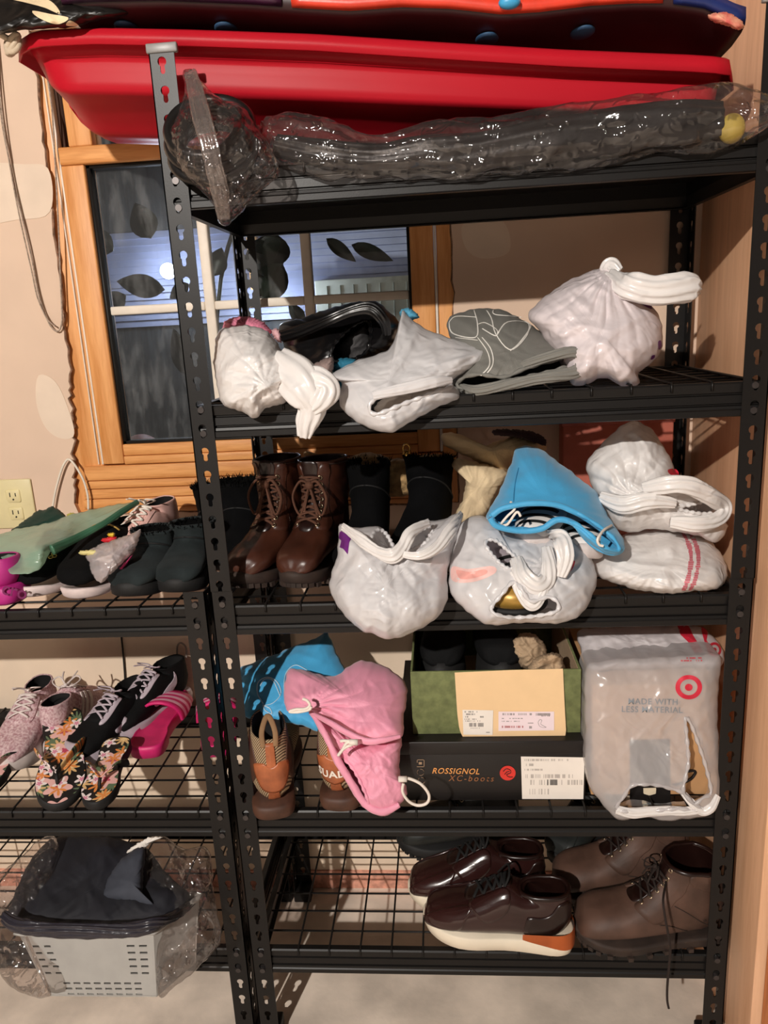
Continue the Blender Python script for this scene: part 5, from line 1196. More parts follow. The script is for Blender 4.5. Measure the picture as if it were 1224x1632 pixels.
q = lambda p: cp(640, 1165, .2451, p)
text_on(F, 'ROSSIGNOL', *q([(196, 276)])[0], 12.8, 1.0, .0012, .012, .28, 1.12).build('brand_lettering', M('peach_ink', 'e29a55', .5), bb)
text_on(F, 'XC-boots', *q([(305, 325)])[0], 13.5, .6, .0012, .004, .25, 1.36).build('brown_lettering', M('brown_ink', '8f5c38', .5), bb)
cx, cy = q([(690, 274)])[0]; m_rink = M('red_ink', 'd9352b', .5)
ring_print(F, (cx, cy), .2, 12.6, .0012, .92).build('red_roundel', m_rink, bb)
g = G(); k = lambda pts: g.tube(F(np.array(catmull([(cx + a, cy + b) for a, b in pts], 24)), .0016), .0016, 5, flat=.3)
k([(-7, -3), (-2, -7), (4, -5), (5, -1), (1, 1), (-2, 3), (2, 6), (8, 6)]); k([(-5, 2), (-1, -2), (3, -3)]); g.build('roundel_mark', m_blackcard, bb)
mi = M('dim_ink', '9c8168', .6); g = G()
for i, (a, b) in enumerate(q([(124, 210), (124, 268), (130, 322)])):
    if i == 0:
        for (u0, v0, u1, v1) in ((-6, -6, 6, -5), (-6, 5, 6, 6), (5, -6, 6, 6), (-6, -6, -5, -1), (-3, -2, 2, 2)): g.raw(F(np.array([(a + u0, b + v0), (a + u1, b + v0), (a + u1, b + v1), (a + u0, b + v1)]), .0012), [(0, 1, 2, 3)])
    else:
        for s0 in (0.4, 2.5, 4.6): g.tube(F(np.array([(a + 5.5 * math.cos(s0 + u), b + 5.0 * math.sin(s0 + u)) for u in np.linspace(0, 1.5, 10)]), .0012), .0011, 4, flat=.3)
g.build('recycling_marks', mi, bb)
lp = q([(776, 166), (1190, 172), (1182, 443), (784, 442)])
G().raw(np.vstack([F(np.array(lp), .0008), F(np.array(lp), .0002)]), [(0, 1, 2, 3), (4, 7, 6, 5), (0, 4, 5, 1), (1, 5, 6, 2), (2, 6, 7, 3), (3, 7, 4, 0)]).build('label', m_label, bb, smooth=False)
random.seed(8); g = G()
def bars(g, fn, a, b, n, w, h, off=.0015, dens=.5):
    for i in range(n):
        if random.random() < dens: g.raw(fn(np.array([(a + i * w, b), (a + i * w + w * .7, b), (a + i * w + w * .7, b + h), (a + i * w, b + h)]), off), [(0, 1, 2, 3)])
for (a, b, n, w, h) in ((800, 182, 56, 1.25, 3.4), (800, 212, 12, 1.2, 4), (800, 246, 24, 1.2, 3), (806, 282, 64, 1.2, 6), (816, 318, 22, 1.3, 8), (1040, 318, 28, 1.2, 8), (818, 376, 30, 1.15, 9)):
    bars(g, F, *q([(a, b)])[0], n, w, h)
g.build('label_print', M('faint_ink', 'b9afa8', .8), bb, kind='stuff'); g = G(); bars(g, F, *q([(936, 316)])[0], 16, 1.2, 9, .0016, .8); g.build('barcode', M('dark_ink', '4d4845', .8), bb, kind='stuff')

# green box with its cream flap, shoes and tissue
q = lambda p: cp(640, 990, .2451, p); YC = .055
A = onY(*q([(42, 340)])[0], YC); Bq = onY(*q([(1172, 303)])[0], YC); zlo = zt + .0005; ztop = (A[2] + Bq[2]) / 2
x0g, x1g = A[0] + .004, Bq[0] - .001; yb = .385
gb = thing('shoe_box', 'green shoe box with cream flap on top of the black box', 'box', ((x0g + x1g) / 2, .22, zlo))
for nm, bx in (('front_panel', (x0g, x1g, YC, YC + .004)), ('back_panel', (x0g, x1g, yb - .004, yb)), ('side_panel', (x0g, x0g + .004, YC + .004, yb - .004)), ('side_panel', (x1g - .004, x1g, YC + .004, yb - .004))):
    G().box(*bx, zlo, ztop, .0008).build(nm, m_green, gb)
G().box(x0g + .004, x1g - .004, YC + .004, yb - .004, zlo, zlo + .004).build('bottom_panel', m_cream, gb, smooth=False)
G().box(x1g - .0055, x1g - .0042, YC + .005, yb - .005, zlo + .004, ztop - .001).build('inner_liner', m_tissue, gb, smooth=False)
fl = even(q([(345, 334), (700, 318), (1050, 309), (1058, 500), (1070, 720), (1060, 762), (1030, 772), (740, 786), (470, 797), (430, 785), (395, 750), (375, 700), (362, 600)]), 90, True)
pan = lambda off: np.array([onY(a, b, YC - .002 - off - .006 * max(0, (b - 1066) / 120)) for a, b in fl])
g = G(); n = 90; p0, p1 = pan(.0018), pan(0); tr = tessellate_polygon([[Vector((a, b, 0)) for a, b in fl]])
g.raw(np.vstack([p0, p1]), [tuple(t_) for t_ in tr] + [tuple(n + i for i in t_[::-1]) for t_ in tr] + [(i, (i + 1) % n, n + (i + 1) % n, n + i) for i in range(n)])
flap = g.build('cream_flap', m_cream, gb, smooth=False)
FF = lambda px, off: np.array([onY(a, b, YC - .0045 - off - .006 * max(0, (b - 1066) / 120)) for a, b in px])
for nm, mt, pts in (('price_label', m_label, [(396, 576), (596, 580), (592, 740), (402, 738)]), ('size_label', m_label2, [(630, 588), (992, 588), (992, 710), (630, 714)])):
    pp = np.array(q(pts)); G().raw(np.vstack([FF(pp, .0006), FF(pp, 0)]), [(0, 1, 2, 3), (0, 4, 5, 1), (1, 5, 6, 2), (2, 6, 7, 3), (3, 7, 4, 0)]).build(nm, mt, gb, smooth=False)
g = G()
for (a, b, n_, w, h, de) in ((410, 585, 22, 1.2, 2.2, .35), (410, 600, 15, 1.2, 2.6, .8), (410, 617, 6, 1.2, 2.4, .8), (510, 617, 6, 1.2, 2.6, .8), (410, 634, 17, 1.2, 1.6, .6), (410, 646, 21, 1.2, 1.6, .6), (440, 662, 22, 1.15, 6, .65), (440, 693, 14, 1.2, 1.4, .5), (550, 720, 5, 1.2, 1.6, .8), (652, 598, 40, 1.2, 3.4, .5), (874, 598, 20, 1.15, 4, .8), (910, 612, 12, 1.1, 2, .7), (652, 630, 30, 1.2, 1.4, .6), (652, 648, 24, 1.2, 1.4, .6), (822, 660, 8, 1.1, 1.4, .7), (830, 682, 6, 1.1, 4, .8)):
    bars(g, FF, *q([(a, b)])[0], n_, w, h, .0009, de)
g.build('label_print', m_labelink, gb, kind='stuff'); g = G(); bars(g, FF, *q([(652, 680)])[0], 30, 1.15, 3.4, .0009, .7); g.build('red_label_print', M('dull_red_ink', 'b05a5a', .8), gb, kind='stuff')
stroke(FF, q([(888, 655), (900, 640), (912, 645), (905, 668), (925, 682), (940, 690), (915, 690), (895, 680), (888, 658)]), .0005, .0009).build('boot_drawing', m_labelink, gb)
for i, (px, yy, sd) in enumerate(((705, .10, 1), (797, .10, -1))):
    c = onY(px, 1058, yy); L = .255; t = thing('hiking_shoe', ['left black hiking shoe in the green box, nearer the rack post', 'right black hiking shoe in the green box, nearer the tissue'][i], 'shoe', (c[0] - .0 + .004 * i, yb - .012, zlo + .02), (0, -.10, -pi / 2 - .0), 'black shoes in the green box')
    ls = Last(scaled(ANKLE, L, .043, .03, 1.0), sd, wrinkle=.002); ls.body().build('upper', m_black, t, local=True); ls.lining(12).build('lining', m_dark, t, local=True)
    sole_mesh(L, .043, [(.0, 0), (.006, .004), (.026, .004), (.05, 0)], sd, .012).build('sole', m_blackrub, t, local=True)
    us = [.34, .40, .47, .54, .62]; lacing(ls, us, .5, .0022, .004, False).build('laces', m_blacklace, t, local=True)
    g = G()
    for u, ph in ((.36, .55), (.36, -.55), (.50, .6), (.50, -.6), (.28, .2)):
        p = ls.at([u], [ph], .003)[0]; g.box(p[0] - .006, p[0] + .006, p[1] - .0032, p[1] + .0032, p[2] - .001, p[2] + .005, .0008)
    g.build('silver_hooks', m_metal, t, local=True, kind='stuff')
for i, (pts, dep) in enumerate((([(700, 180), (760, 90), (850, 80), (930, 150), (945, 240), (900, 310), (800, 310), (740, 250)], .16), ([(870, 240), (950, 208), (1030, 215), (1056, 280), (1052, 330), (870, 330), (820, 310)], .09))):
    pf = Puff(q(pts), dep, .035, .03, 70 + i, n=110, m=26, amp=.010, wl=.035); bag('tissue_paper', ['crumpled brown tissue at the back of the green box', 'crumpled brown tissue bulging over the green box front'][i], pf, m_tissue, None, 'paper')
# parcel box inside the carrier bag with the ring logo
q = B5; YD = .045
xa = onY(*q([(225, 700)])[0], YD)[0]; xb_ = onY(*q([(930, 700)])[0], YD)[0]; za = onY(*q([(580, 430)])[0], YD)[2]
kb = thing('parcel_box', 'brown cardboard parcel with black arrow mark inside the white bag', 'box', ((xa + xb_) / 2, .16, zb))
G().box(xa, xb_, YD, .30, zb, za, .002).build('carton', m_kraft, kb)
FK = on_front(YD)
stroke(FK, q([(690, 1000), (745, 985), (790, 960), (812, 925), (790, 918), (755, 925)]), .0042, .0006).build('arrow_print', m_blackcard, kb)
pp = np.array(q([(440, 745), (668, 740), (672, 1130), (440, 1125)])); G().raw(np.vstack([FK(pp, .0012), FK(pp, 0)]), [(0, 1, 2, 3), (0, 4, 5, 1), (1, 5, 6, 2), (2, 6, 7, 3), (3, 7, 4, 0)]).build('black_label', m_blackcard, kb, smooth=False)
patch(FK, q([(517, 1018), (590, 1016), (588, 1050), (552, 1060), (518, 1050)]), .0016, 4, 30, False).build('emblem', M('pale_emblem', 'd9cbb0', .6), kb)
g = G(); stroke_pts = q([(505, 1120), (530, 1108), (575, 1106), (620, 1115)]); g = stroke(FK, stroke_pts, .0015, .002); g.build('blue_arc', M('light_blue_ink', '6fb6cf', .5), kb)
p = Puff(B5([(190, 330), (300, 292), (430, 278), (560, 272), (780, 262), (930, 252), (958, 292), (948, 400), (940, 600), (946, 800), (950, 1000), (922, 1150), (800, 1190), (640, 1202), (520, 1182), (400, 1200), (340, 1172), (270, 1090), (208, 1000), (188, 850), (183, 600)]), (.06, -.018), .034, .02, 81, amp=.003, wl=.06, prof=(5.0, 1.6), back=.05, n=220, m=60, center=B5([(570, 720)])[0],
         holes=[B5([(751, 622), (780, 652), (822, 760), (862, 880), (896, 1035), (850, 1065), (800, 1102), (770, 1070), (738, 1030), (752, 950), (768, 860), (760, 740)]), B5([(410, 1058), (450, 1000), (500, 990), (580, 992), (660, 1010), (738, 1038), (790, 1090), (840, 1135), (700, 1128), (500, 1145), (370, 1130)])], gathers=[(1020, 1305, 8, .06, .004)])
t = bag('carrier_bag', 'white bag with a red ring logo wrapped round a cardboard parcel', p, film('logo_bag_film', 'f1edee', .54, .2, .03, .45, 60))
ring_print(p.surf, B5([(770, 452)])[0], 13.5, 20.8, .0014, .92).build('red_ring', m_red, t); ring_print(p.surf, B5([(770, 453)])[0], .2, 6.0, .0014, .92).build('red_disc', m_red, t)
for txt, xy in (('MADE WITH', (572, 548)), ('LESS MATERIAL', (566, 592))): text_on(p.surf, txt, *B5([xy])[0], 13.2, 1, .0026, .012, 0, 1.08, 1.0, 'CENTER').build('grey_lettering', m_grey_print, t)
g = G(); random.seed(2)
for (a, b, n_, w) in ((752, 280, 22, 1.2), (728, 296, 28, 1.2)): bars(g, p.surf, *B5([(a, b)])[0], n_, w, 2.6, .0014, .7)
g.build('red_small_print', m_red, t, kind='stuff')
sausage(B5([(365, 1140), (450, 1160), (560, 1150), (660, 1145), (760, 1150), (850, 1140)]), [7, 9, 8, 8, 8, 6], [-.03] * 6, .5, 3, .003, .02).build('handle', m_bag, t)
sausage(B5([(738, 1040), (790, 1100), (850, 1150), (900, 1130), (940, 1060)]), [4, 6, 7, 7, 5], [-.02, -.03, -.03, -.03, -.02], .5, 3, .003, .02).build('handle', m_bag, t)
p = Puff(B5([(150, 125), (300, 108), (500, 100), (800, 97), (900, 145), (978, 258), (940, 330), (780, 330), (560, 340), (380, 345), (215, 345), (165, 240)]), (.20, .08), .05, .06, 83, amp=.006, wl=.05, n=150, center=B5([(540, 220)])[0])
t = bag('carrier_bag', 'crumpled white bag with broad red stripe lying on the parcel', p, M('white_grey_film', 'cdc6c8', .35, var=.05, bump=.3, bscale=60))
patch(p.surf, B5([(708, 98), (770, 96), (792, 150), (850, 245), (800, 250), (765, 190), (722, 150)]), .0015, 8, 50, False).build('red_stripe', m_red, t)
patch(p.surf, B5([(842, 105), (880, 130), (870, 180), (905, 240), (880, 250), (858, 190)]), .0015, 6, 40).build('red_stripe', m_red, t)
ring_print(p.surf, B5([(915, 232)])[0], 7.5, 11.5, .0016).build('red_ring', m_red, t); ring_print(p.surf, B5([(915, 232)])[0], .2, 3.2, .0016).build('red_disc', m_red, t)

# ------------------------------------------------------------------ top of the rack
m_sled = M('red_sled_plastic', 'b51a28', .38, var=.04, vscale=5, spec=.10); m_rope = M('beige_rope', 'cdb9a0', .9, bump=.4, bscale=200)
def lineY(pts, x, Y):
    p = np.array([onY(a, b, Y) for a, b in pts]); return np.interp(x, p[:, 0], p[:, 2])
YR = .050
rimT = [(12, 56), (60, 48), (150, 44), (300, 47), (500, 54), (700, 67), (900, 79), (1100, 87), (1160, 91), (1178, 102)]
xa, xb_ = onY(12, 58, YR)[0], onY(1178, 98, YR)[0]
zlow = SH[0] + .006
sd = thing('sled', 'long bright red plastic sled lying on the top shelf', 'sled', ((xa + xb_) / 2, .2, zlow))
N = 60; xs = np.linspace(xa, xb_, N); tt = (xs - xa) / (xb_ - xa)
zr = lineY(rimT, xs, YR)
def hull(off):
    rows = []
    for x, t_, z in zip(xs, tt, zr):
        e0 = np.clip(t_ / .07, 0, 1); e1 = np.clip((1 - t_) / .05, 0, 1); e = min(math.sin(e0 * pi / 2), math.sin(e1 * pi / 2) ** .5)
        yc = .215; wr = (YR - yc) ; hw = abs(wr) * (1 - .25 * (1 - e) ** 2)
        depth = (z - zlow - .102 * (1 - t_) - .004) * (e ** .55); zb_ = z - .004 - max(depth, .004)
        hb = hw * (.52 + .24 * e); prof = [(-hw + .012, z - .004), (-hw + .018, z - .030 * e), (-hw + .024, z - .3 * depth), (-hb - .016 * e, z - .64 * depth), (-hb - .006 * e, z - .71 * depth), (-hb + .030, z - .79 * depth), (-hb + .07, z - .93 * depth), (-hb * .25, zb_), (0, zb_)]
        half = catmull(prof, 24); full = np.vstack([half, np.column_stack([-half[::-1, 0], half[::-1, 1]])[1:]])
        c = full.mean(0); d = full - np.array([0, z]); full = full + np.array([0, off]) * (1) + np.column_stack([-np.sign(full[:, 0]) * off * .8, np.zeros(len(full))])
        rows.append(np.column_stack([np.full(len(full), x), yc + full[:, 0], full[:, 1]]))
    return np.array(rows)
H0, H1 = hull(0), hull(.004); g = G(); g.grid(H0); g.grid(H1); g.build('hull', m_sled, sd)
# rolled rim with a drop lip all round
ring = []
for s_ in (-1, 1):
    idx = range(N) if s_ < 0 else range(N - 1, -1, -1)
    for i in idx:
        e0 = np.clip(tt[i] / .07, 0, 1); e1 = np.clip((1 - tt[i]) / .05, 0, 1); e = min(math.sin(e0 * pi / 2), math.sin(e1 * pi / 2) ** .5); hw = .165 * (1 - .25 * (1 - e) ** 2)
        ring.append((xs[i],   .215 + s_ * hw, zr[i]))
ring = np.array(ring); cen = np.array([ring[:, 0].mean(), .215]); M_ = len(ring); rows = []
outn = np.column_stack([np.zeros(M_), np.sign(ring[:, 1] - .215)]); tn = (np.roll(ring, -1, 0) - np.roll(ring, 1, 0))[:, :2]; outn = np.column_stack([tn[:, 1], -tn[:, 0]]); outn /= np.linalg.norm(outn, axis=1)[:, None] + 1e-9
sgn = np.sign(((ring[:, :2] - cen) * outn).sum(1)); outn *= sgn[:, None]
for (o_, z_) in ((-.022, -.002), (-.014, .001), (.0, .0), (.006, -.004), (.009, -.024), (.006, -.025), (.003, -.008), (-.010, -.006), (-.022, -.006)):
    rows.append(np.column_stack([ring[:, :2] + outn * o_, ring[:, 2] + z_]))
G().grid(np.array(rows), closed_u=True, closed_v=True).build('rim', m_sled, sd)
c = onY(20, 66, YR - .012); g = G()
for a in (0, .9, 1.9): g.tube([c + np.array([.010 * math.cos(u + a), .010 * math.sin(u + a) * .6, .012 * math.sin(u * 1 + a * 2) - .004]) for u in np.linspace(0, 2 * pi, 20)], .0045, 7, closed=True)
g.tube(catmull([c, c + np.array([-.02, .0, .012]), c + np.array([-.05, .02, .03])], 12), .0045, 7); g.build('rope_knot', m_rope, sd)

# padded snow board lying upside down over the sled
m_board = M('dark_red_board', '2c060b', .5, var=.1); m_or = M('orange_red_skin', 'e0402a', .35, bump=.2, bscale=40); m_navy = M('navy_skin', '1d2c66', .4); m_spot = M('blue_plug', '2d4f70', .6); m_maroon = M('maroon_skin', '3c1430', .4, var=.4, vscale=12)
YS = .025
top = [(150, 6), (260, 4), (400, 10), (480, 16), (560, 20), (640, 14), (720, 17), (800, 26), (860, 22), (940, 12), (1010, 8), (1060, 8), (1120, 16), (1150, 30), (1182, 44)]
xs2 = np.linspace(onY(100, 6, YS)[0], onY(1186, 40, YS)[0], 70); z2 = lineY(top, xs2, YS)
sb = thing('foam_board', 'dark red foam board with blue plugs lying on top of the sled', 'board', (xs2.mean(), .2, z2.min()))
rows = []
for x, z in zip(xs2, z2):
    e = 1; rows.append([(x, YS, z), (x, YS + .01, z - .004), (x, YS + .045, z - .010), (x, .13, z - .012), (x, .39, z - .008), (x, .39, z + .016), (x, YS + .05, z + .03), (x, YS + .004, z + .026), (x, YS - .001, z + .02)])
G().loft(rows).build('underside', m_board, sb)
def strip(i0, i1, mat, nm):
    R = [[(xs2[i], YS - .003, z2[i] + .001), (xs2[i], YS - .006, z2[i] + .010), (xs2[i], YS - .004, z2[i] + .024), (xs2[i], YS + .05, z2[i] + .034), (xs2[i], .39, z2[i] + .021), (xs2[i], .39, z2[i] + .017), (xs2[i], YS + .002, z2[i] + .018)] for i in range(i0, i1)]
    G().loft(R).build(nm, mat, sb)
strip(0, 24, m_maroon, 'maroon_skin'); strip(24, 62, m_or, 'orange_skin'); strip(62, 70, m_navy, 'navy_skin')
for px, py in ((182, 4), (345, 20), (776, 35), (942, 34)):
    k_ = int(np.argmin(abs(xs2 - onY(px, py, .03)[0]))); c = np.array([xs2[k_], .085, z2[k_] - .012]); G().sphere(c, .018, 20, 8, (1, 1.6, .25)).build('plug', m_spot, sb)
t = thing('light_blue_toy', 'small light blue toy edge peeking over the orange board', 'toy', tuple(onY(812, 6, .02)))
G().sphere(onY(812, 4, .012), .012, 16, 10, (1.3, .8, .7)).build('body', M('light_blue_plastic', '3f9fd0', .4), t)
p = Puff([(1128, 24), (1145, 20), (1160, 20), (1178, 30), (1186, 40), (1178, 48), (1160, 42), (1135, 34)], .01, .02, .02, 91, n=70, m=12, amp=.002, wl=.02)
bag('red_mitten', 'red and cream mitten tip at the right end of the foam board', p, M('red_peach', 'd8605a', .7, col2='f0b090', vscale=60), cat='mitten')
p = Puff([(-60, -10), (40, -30), (130, -20), (190, 5), (215, 20), (150, 34), (110, 44), (40, 48), (-20, 58), (-60, 50)], (.10, .03), .05, .05, 92, amp=.005, wl=.06, n=110)
t = bag('snow_tube', 'black puffy tube with tan patches at the top left corner', p, M('black_nylon', '14110f', .4, bump=.2, bscale=60), cat='tube')
for pts in ([(0, -6), (45, -8), (80, 2), (95, 22), (70, 12), (40, 4)], [(52, 17), (80, 22), (108, 28), (90, 38), (62, 28)], [(110, 32), (125, 41), (105, 40)]): patch(p.surf, pts, .0015, 6, 40).build('tan_patch', m_tan, t)

# ------------------------------------------------------------------ clear plastic goods along the front of the top shelf
m_hose = M('black_hose', '1a1817', .35, var=.2, bump=.3, bscale=90)
c = onY(*A1([(655, 430)])[0], -.03)
hc = thing('hose_coil', 'coiled black hose inside the clear bag at the left post', 'hose', tuple(c + np.array([0, 0, -.06])))
tq = np.linspace(0, 2 * pi * 7, 300); rad = .052 + .010 * np.sin(tq * .37); pts = np.column_stack([c[0] + rad * np.cos(tq), c[1] + .012 - .055 * (tq / tq[-1] - .5) * .4 + .030 * np.sin(tq), c[2] - .002 + .045 * np.sin(tq) + .034 * (tq / tq[-1] - .5)])
G().tube(pts, .0085, 8).build('coil', m_hose, hc)
p = Puff(A1([(575, 228), (592, 218), (612, 222), (640, 262), (700, 312), (762, 332), (812, 402), (862, 482), (876, 550), (832, 592), (782, 642), (722, 706), (690, 700), (668, 640), (618, 588), (560, 522), (534, 430), (548, 380), (580, 300)]), (-.02, -.05), .055, .035, 95, amp=.011, wl=.04, center=A1([(680, 450)])[0], gathers=[(310, 215, 9, .07, .008), (358, 345, 9, .05, .006)], n=190, m=44)
t = bag('clear_bag', 'clear plastic bag round a black hose coil at the left post', p, m_clear)
sausage(A1([(598, 225), (625, 330), (650, 420), (672, 520), (690, 600), (705, 690)]), [9, 14, 14, 13, 13, 9], [-.05, -.09, -.105, -.105, -.09, -.07], .18, 3, .003, .03).build('film_fold', film('clear_fold', 'e9dcd6', .92, .08, .04, 1.0, 110), t)
ax = [(440, 232), (520, 245), (600, 252), (690, 244), (770, 240), (850, 228), (930, 215), (1010, 206), (1090, 196), (1150, 190)]
bd = thing('wrapped_bundle', 'long black rolled bundle inside the clear sleeve on the top shelf', 'roll', tuple(onY(760, 262, .0)))
sausage(ax, [16, 20, 20, 26, 28, 32, 34, 34, 34, 26], [.02] + [.0] * 9, .55, 41, .004, .05, n=32, m=140).build('roll', M('black_rubber_sheet', '1c1a1a', .4, var=.25, bump=.2), bd)
c = onY(1166, 205, -.0); G().sphere(c, .018, 18, 12, (1, .9, 1.1)).build('yellow_end', M('yellow_foam', 'b9a44a', .7), bd)
ax2 = [(418, 205), (450, 222), (520, 238), (600, 250), (690, 240), (770, 236), (850, 222), (930, 212), (1010, 202), (1090, 194), (1160, 190), (1215, 182), (1240, 178)]
rd2 = [14, 40, 40, 30, 40, 40, 42, 44, 46, 46, 44, 24, 16]
t = thing('clear_sleeve', 'long clear plastic sleeve round the black bundle on the top shelf', 'wrap', tuple(onY(800, 280, .0)))
sausage(ax2, rd2, [.03, .01] + [-.004] * 9 + [-.02, -.03], .55, 43, .013, .05, n=90, m=340, pleat=.3, cr=.8).build('sleeve', m_clear, t)

# ------------------------------------------------------------------ left rack: plastic bags and the basket
p = Puff(A8([(-70, 520), (-60, 480), (0, 462), (70, 440), (190, 418), (300, 386), (350, 366), (450, 342), (600, 312), (672, 303), (640, 340), (500, 432), (340, 505), (250, 545), (215, 612), (150, 652), (60, 657), (20, 605), (0, 570)]), (.30, .02), .014, .01, 97, amp=.005, wl=.08, lumps=[(64, 872, 26, .05), (100, 850, 24, .03)], center=A8([(200, 500)])[0], n=150)
t = bag('green_plastic_bag', 'sea green translucent plastic bag draped over the black slip on shoes', p, m_green_film)
sausage(A8([(672, 305), (600, 350), (500, 415), (380, 478), (255, 540)]), [4, 5, 5, 6, 8], [.24, .19, .14, .10, .04], .5, 3, .001, .02).build('rolled_edge', M('dark_green_fold', '3d6a50', .4), t)
p = Puff([(18, 845), (64, 811), (68, 814), (84, 806), (104, 820), (106, 830), (70, 845), (35, 855)], (.30, .20), .012, .01, 98, n=80, m=14, amp=.002, wl=.04, smooth=False)
bag('dark_green_folder', 'dark green stiff sheet sticking up behind the sea green bag', p, M('dark_green_plastic', '07332b', .5, spec=.2), cat='folder')
for pts, colr, nm, lab in (([(325, 372), (345, 358), (370, 368), (365, 395), (335, 392)], 'b5b03a', 'yellow', 'small yellow charm on top of the sea green bag'), ([(366, 372), (388, 368), (388, 398), (368, 400)], '1a1a22', 'black', 'small black charm beside the yellow one on the green bag'), ([(495, 488), (540, 475), (572, 480), (560, 505), (500, 508)], 'cf1f2c', 'red', 'small red toy behind the clear bag beside suede boots'), ([(525, 462), (545, 455), (562, 462), (555, 478), (530, 476)], 'e3bb38', 'gold', 'small yellow toy head on the red toy')):
    dd = .26 if nm in ('yellow', 'black') else .13
    q_ = Puff(A8(pts), dd, .010, .010, 99, n=40, m=8, amp=.0, wl=.02); bag('toy_charm', lab, q_, M('charm_' + nm, colr, .5), cat='toy')
q_ = Puff(A8([(386, 548), (430, 540), (475, 545), (470, 562), (400, 566)]), .06, .006, .006, 99, n=40, m=8, amp=.001, wl=.02); bag('label_strip', 'narrow pale yellow strip sticking out of the clear bag', q_, M('pale_yellow', 'd8cb8a', .6), cat='tag')
p = Puff(A8([(418, 560), (470, 520), (560, 488), (655, 455), (690, 440), (660, 530), (610, 590), (545, 655), (495, 700), (455, 670), (435, 610)]), (.12, .02), .03, .02, 101, amp=.005, wl=.035, n=110, m=26)
bag('clear_pouch', 'milky clear pouch with white tag left of the suede boots', p, film('milky_clear_film', 'eadfe0', .55, .14, .05, .7, 60), cat='bag')
q_ = Puff(A8([(460, 590), (500, 570), (550, 560), (548, 605), (500, 600)]), .05, .004, .004, 102, n=40, m=8, amp=.001, wl=.02, smooth=False); bag('paper_tag', 'white paper tag inside the milky clear pouch', q_, m_label, cat='tag')
q_ = Puff(A8([(530, 690), (560, 650), (620, 590), (650, 560), (600, 640), (560, 700)]), .07, .02, .02, 103, n=50, m=10, amp=.001, wl=.02); bag('magenta_cloth', 'strip of magenta cloth beside the left short suede boot', q_, M('magenta_cloth_m', 'b02a62', .7), cat='cloth')

m_basket = M('grey_basket_plastic', 'a3a09b', .55, var=.04); m_navybag = M('navy_black_cloth', '17171f', .8, var=.3, vscale=8, bump=.2)
zb5 = ds(4)
bfl = onZ(*B2([(232, 838)])[0], zb5); bfr = onZ(*B2([(728, 842)])[0], zb5)
RZb = zb5 + .118
tfl = onZ(*B2([(85, 545)])[0], RZb); tfr = onZ(*B2([(712, 540)])[0], RZb); tbr = onZ(*B2([(925, 372)])[0], RZb)
dv = (tbr - tfr); ex = (tfr - tfl) / np.linalg.norm(tfr - tfl)
bk = thing('laundry_basket', 'grey plastic basket with slotted sides wrapped in clear film', 'basket', tuple((bfl + bfr) / 2 + dv * .5))
T4 = [tfl, tfr, tfr + dv, tfl + dv]; ctr = sum(T4) / 4; dvb = dv * .86; B4_ = [bfl, bfr, bfr + dvb, bfl + dvb]
def wallpanel(a, b, c, d, holes, nm):
    """a,b bottom; c,d top (c above b, d above a); holes in 0..1 coordinates, really cut out"""
    U = sorted({0, 1} | {h[0] for h in holes} | {h[1] for h in holes}); V = sorted({0, 1} | {h[2] for h in holes} | {h[3] for h in holes})
    pt = lambda u, v: (a * (1 - u) + b * u) * (1 - v) + (d * (1 - u) + c * u) * v
    nrm = np.cross(b - a, d - a); nrm /= np.linalg.norm(nrm); g = G()
    cell = lambda i, j: 0 <= i < len(U) - 1 and 0 <= j < len(V) - 1 and not any(h[0] <= (U[i] + U[i + 1]) / 2 <= h[1] and h[2] <= (V[j] + V[j + 1]) / 2 <= h[3] for h in holes)
    for i in range(len(U) - 1):
        for j in range(len(V) - 1):
            if not cell(i, j): continue
            c4 = [pt(U[i], V[j]), pt(U[i + 1], V[j]), pt(U[i + 1], V[j + 1]), pt(U[i], V[j + 1])]; v = c4 + [p_ - nrm * .003 for p_ in c4]
            f = [(0, 1, 2, 3), (7, 6, 5, 4)]
            if not cell(i - 1, j): f.append((0, 3, 7, 4))
            if not cell(i + 1, j): f.append((1, 5, 6, 2))
            if not cell(i, j - 1): f.append((0, 4, 5, 1))
            if not cell(i, j + 1): f.append((3, 2, 6, 7))
            g.raw(v, f)
    return g.build(nm, m_basket, bk, smooth=False)
hl = []
for r_ in range(5):
    v0 = .80 - r_ * .105
    for u0 in (.79, .885): hl.append((u0, u0 + .06, v0 - .03, v0))
    for u0 in (.06 + .0 * r_, .15): hl.append((u0, u0 + .05, v0 - .03, v0))
for r_ in range(3):
    v0 = .22 - r_ * .085
    for k_ in range(8): hl.append((.18 + k_ * .09, .18 + k_ * .09 + .06, v0 - .028, v0))
hl = [h for i, h in enumerate(hl) if not any(h[0] < q_[1] and h[1] > q_[0] and h[2] < q_[3] and h[3] > q_[2] for q_ in hl[:i])]
wallpanel(B4_[0], B4_[1], T4[1], T4[0], hl, 'front_wall'); wallpanel(B4_[1], B4_[2], T4[2], T4[1], [], 'side_wall'); wallpanel(B4_[2], B4_[3], T4[3], T4[2], [], 'back_wall'); wallpanel(B4_[3], B4_[0], T4[0], T4[3], [], 'side_wall')
g = G(); g.raw(B4_ + [b_ + np.array([0, 0, .003]) for b_ in B4_], [(3, 2, 1, 0), (4, 5, 6, 7), (0, 1, 5, 4), (1, 2, 6, 5), (2, 3, 7, 6), (3, 0, 4, 7)]); g.build('bottom', m_basket, bk, smooth=False)
ctr = sum(T4) / 4; rim_ = even(np.array(T4), 80, True); G().tube(rim_ + (rim_ - ctr) * .02, .006, 8, closed=True, flat=.7).build('rim', m_basket, bk)
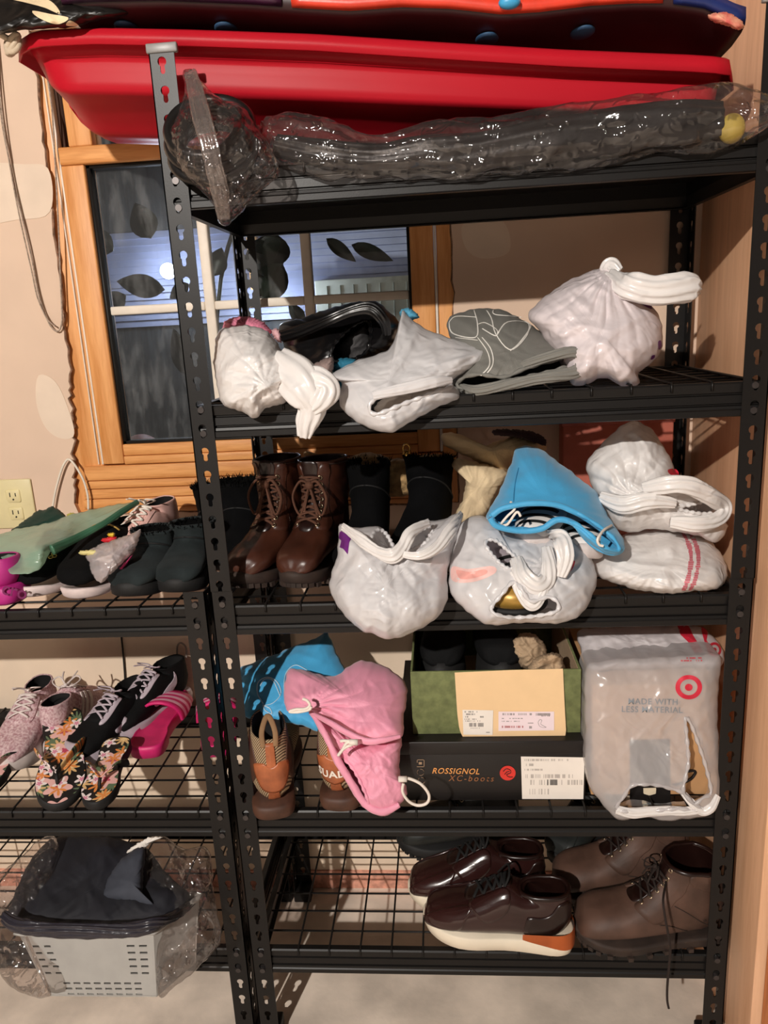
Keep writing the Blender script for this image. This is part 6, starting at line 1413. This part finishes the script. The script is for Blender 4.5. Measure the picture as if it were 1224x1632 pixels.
# contents
fill = Puff(B2([(40, 470), (60, 380), (160, 180), (270, 100), (420, 95), (560, 110), (680, 150), (760, 250), (840, 330), (880, 380), (760, 480), (500, 520), (250, 520), (110, 500)]), (.12, -.08), .05, .06, 111, amp=.006, wl=.08)
ct_ = bag('dark_coat', 'dark navy coat heaped in the grey basket', fill, m_navybag, cat='clothing')
w_ = np.linalg.norm(tfr - tfl) * .46; d_ = np.linalg.norm(dv) * .46; a_ = math.atan2(ex[1], ex[0])
th_ = np.linspace(0, 2 * pi, 48, endpoint=False); rows = []
for r_, z_ in ((.05, .012), (.4, .012), (.75, .004), (.96, -.014), (.93, -.06), (.85, -.095)):
    sq = 1 / (np.abs(np.cos(th_)) ** 6 + np.abs(np.sin(th_)) ** 6) ** (1 / 6); u_, v_ = w_ * r_ * sq * np.cos(th_), d_ * r_ * sq * np.sin(th_)
    pz = ctr[2] + z_ + .006 * np.sin(th_ * 5 + r_ * 9) * r_; ey = dv / np.linalg.norm(dv); rows.append(np.column_stack([ctr[0] + u_ * ex[0] + v_ * ey[0], ctr[1] + u_ * ex[1] + v_ * ey[1], pz]))
G().loft(rows).build('lower_fold', m_navybag, ct_)
q_ = Puff(B2([(480, 370), (520, 260), (590, 180), (670, 150), (665, 280), (670, 390), (720, 420), (560, 400)]), (.04, -.05), .03, .02, 112, n=80, m=16, amp=.002, wl=.05); bag('cloth_flap', 'slate grey cloth flap standing in the basket', q_, M('slate_cloth', '3a3d47', .8), cat='cloth')
q_ = Puff(B2([(570, 182), (620, 140), (690, 100), (760, 98), (700, 125), (670, 158)]), .06, .006, .006, 113, n=60, m=10, amp=.001, wl=.02, smooth=False); bag('paper_slip', 'white paper corner at the top of the basket', q_, m_label, cat='paper')
liner = sausage(B2([(20, 470), (90, 515), (250, 530), (420, 535), (600, 530), (720, 505), (830, 450), (920, 370)]), [9, 11, 11, 11, 11, 11, 10, 6], [-.10, -.115, -.12, -.12, -.12, -.115, -.05, .03], .6, 5, .005, .03)
lt = thing('bin_liner', 'crinkled violet grey liner tucked along the basket rim', 'liner', tuple(ctr)); liner.build('liner_roll', M('violet_grey_film', '2a2830', .25, bump=.5, bscale=60), lt)
p = Puff(B2([(640, 300), (655, 200), (690, 110), (760, 95), (850, 150), (960, 150), (988, 250), (992, 350), (1028, 560), (985, 640), (900, 725), (800, 805), (735, 835), (728, 600), (760, 500), (700, 400)]), (.10, -.15), .05, .02, 115, amp=.012, wl=.05, center=B2([(850, 420)])[0], n=170, m=40)
t = bag('clear_bag', 'crinkled clear bag lobe over the right side of the grey basket', p, m_clear)
p = Puff(B2([(-30, 300), (0, 262), (90, 200), (180, 112), (262, 104), (268, 250), (268, 360), (240, 440), (150, 520), (140, 640), (240, 830), (90, 820), (-20, 700), (-40, 500)]), (.08, -.15), .05, .02, 116, amp=.010, wl=.06, center=B2([(90, 470)])[0], n=150, m=36)
bag('clear_bag', 'crinkled clear bag lobe over the left side of the grey basket', p, m_clear)
p = Puff(B1([(715, 700), (760, 680), (850, 690), (870, 740), (950, 780), (940, 850), (780, 840), (720, 790)]), (.10, .02), .03, .03, 117, amp=.008, wl=.04, n=100, m=24)
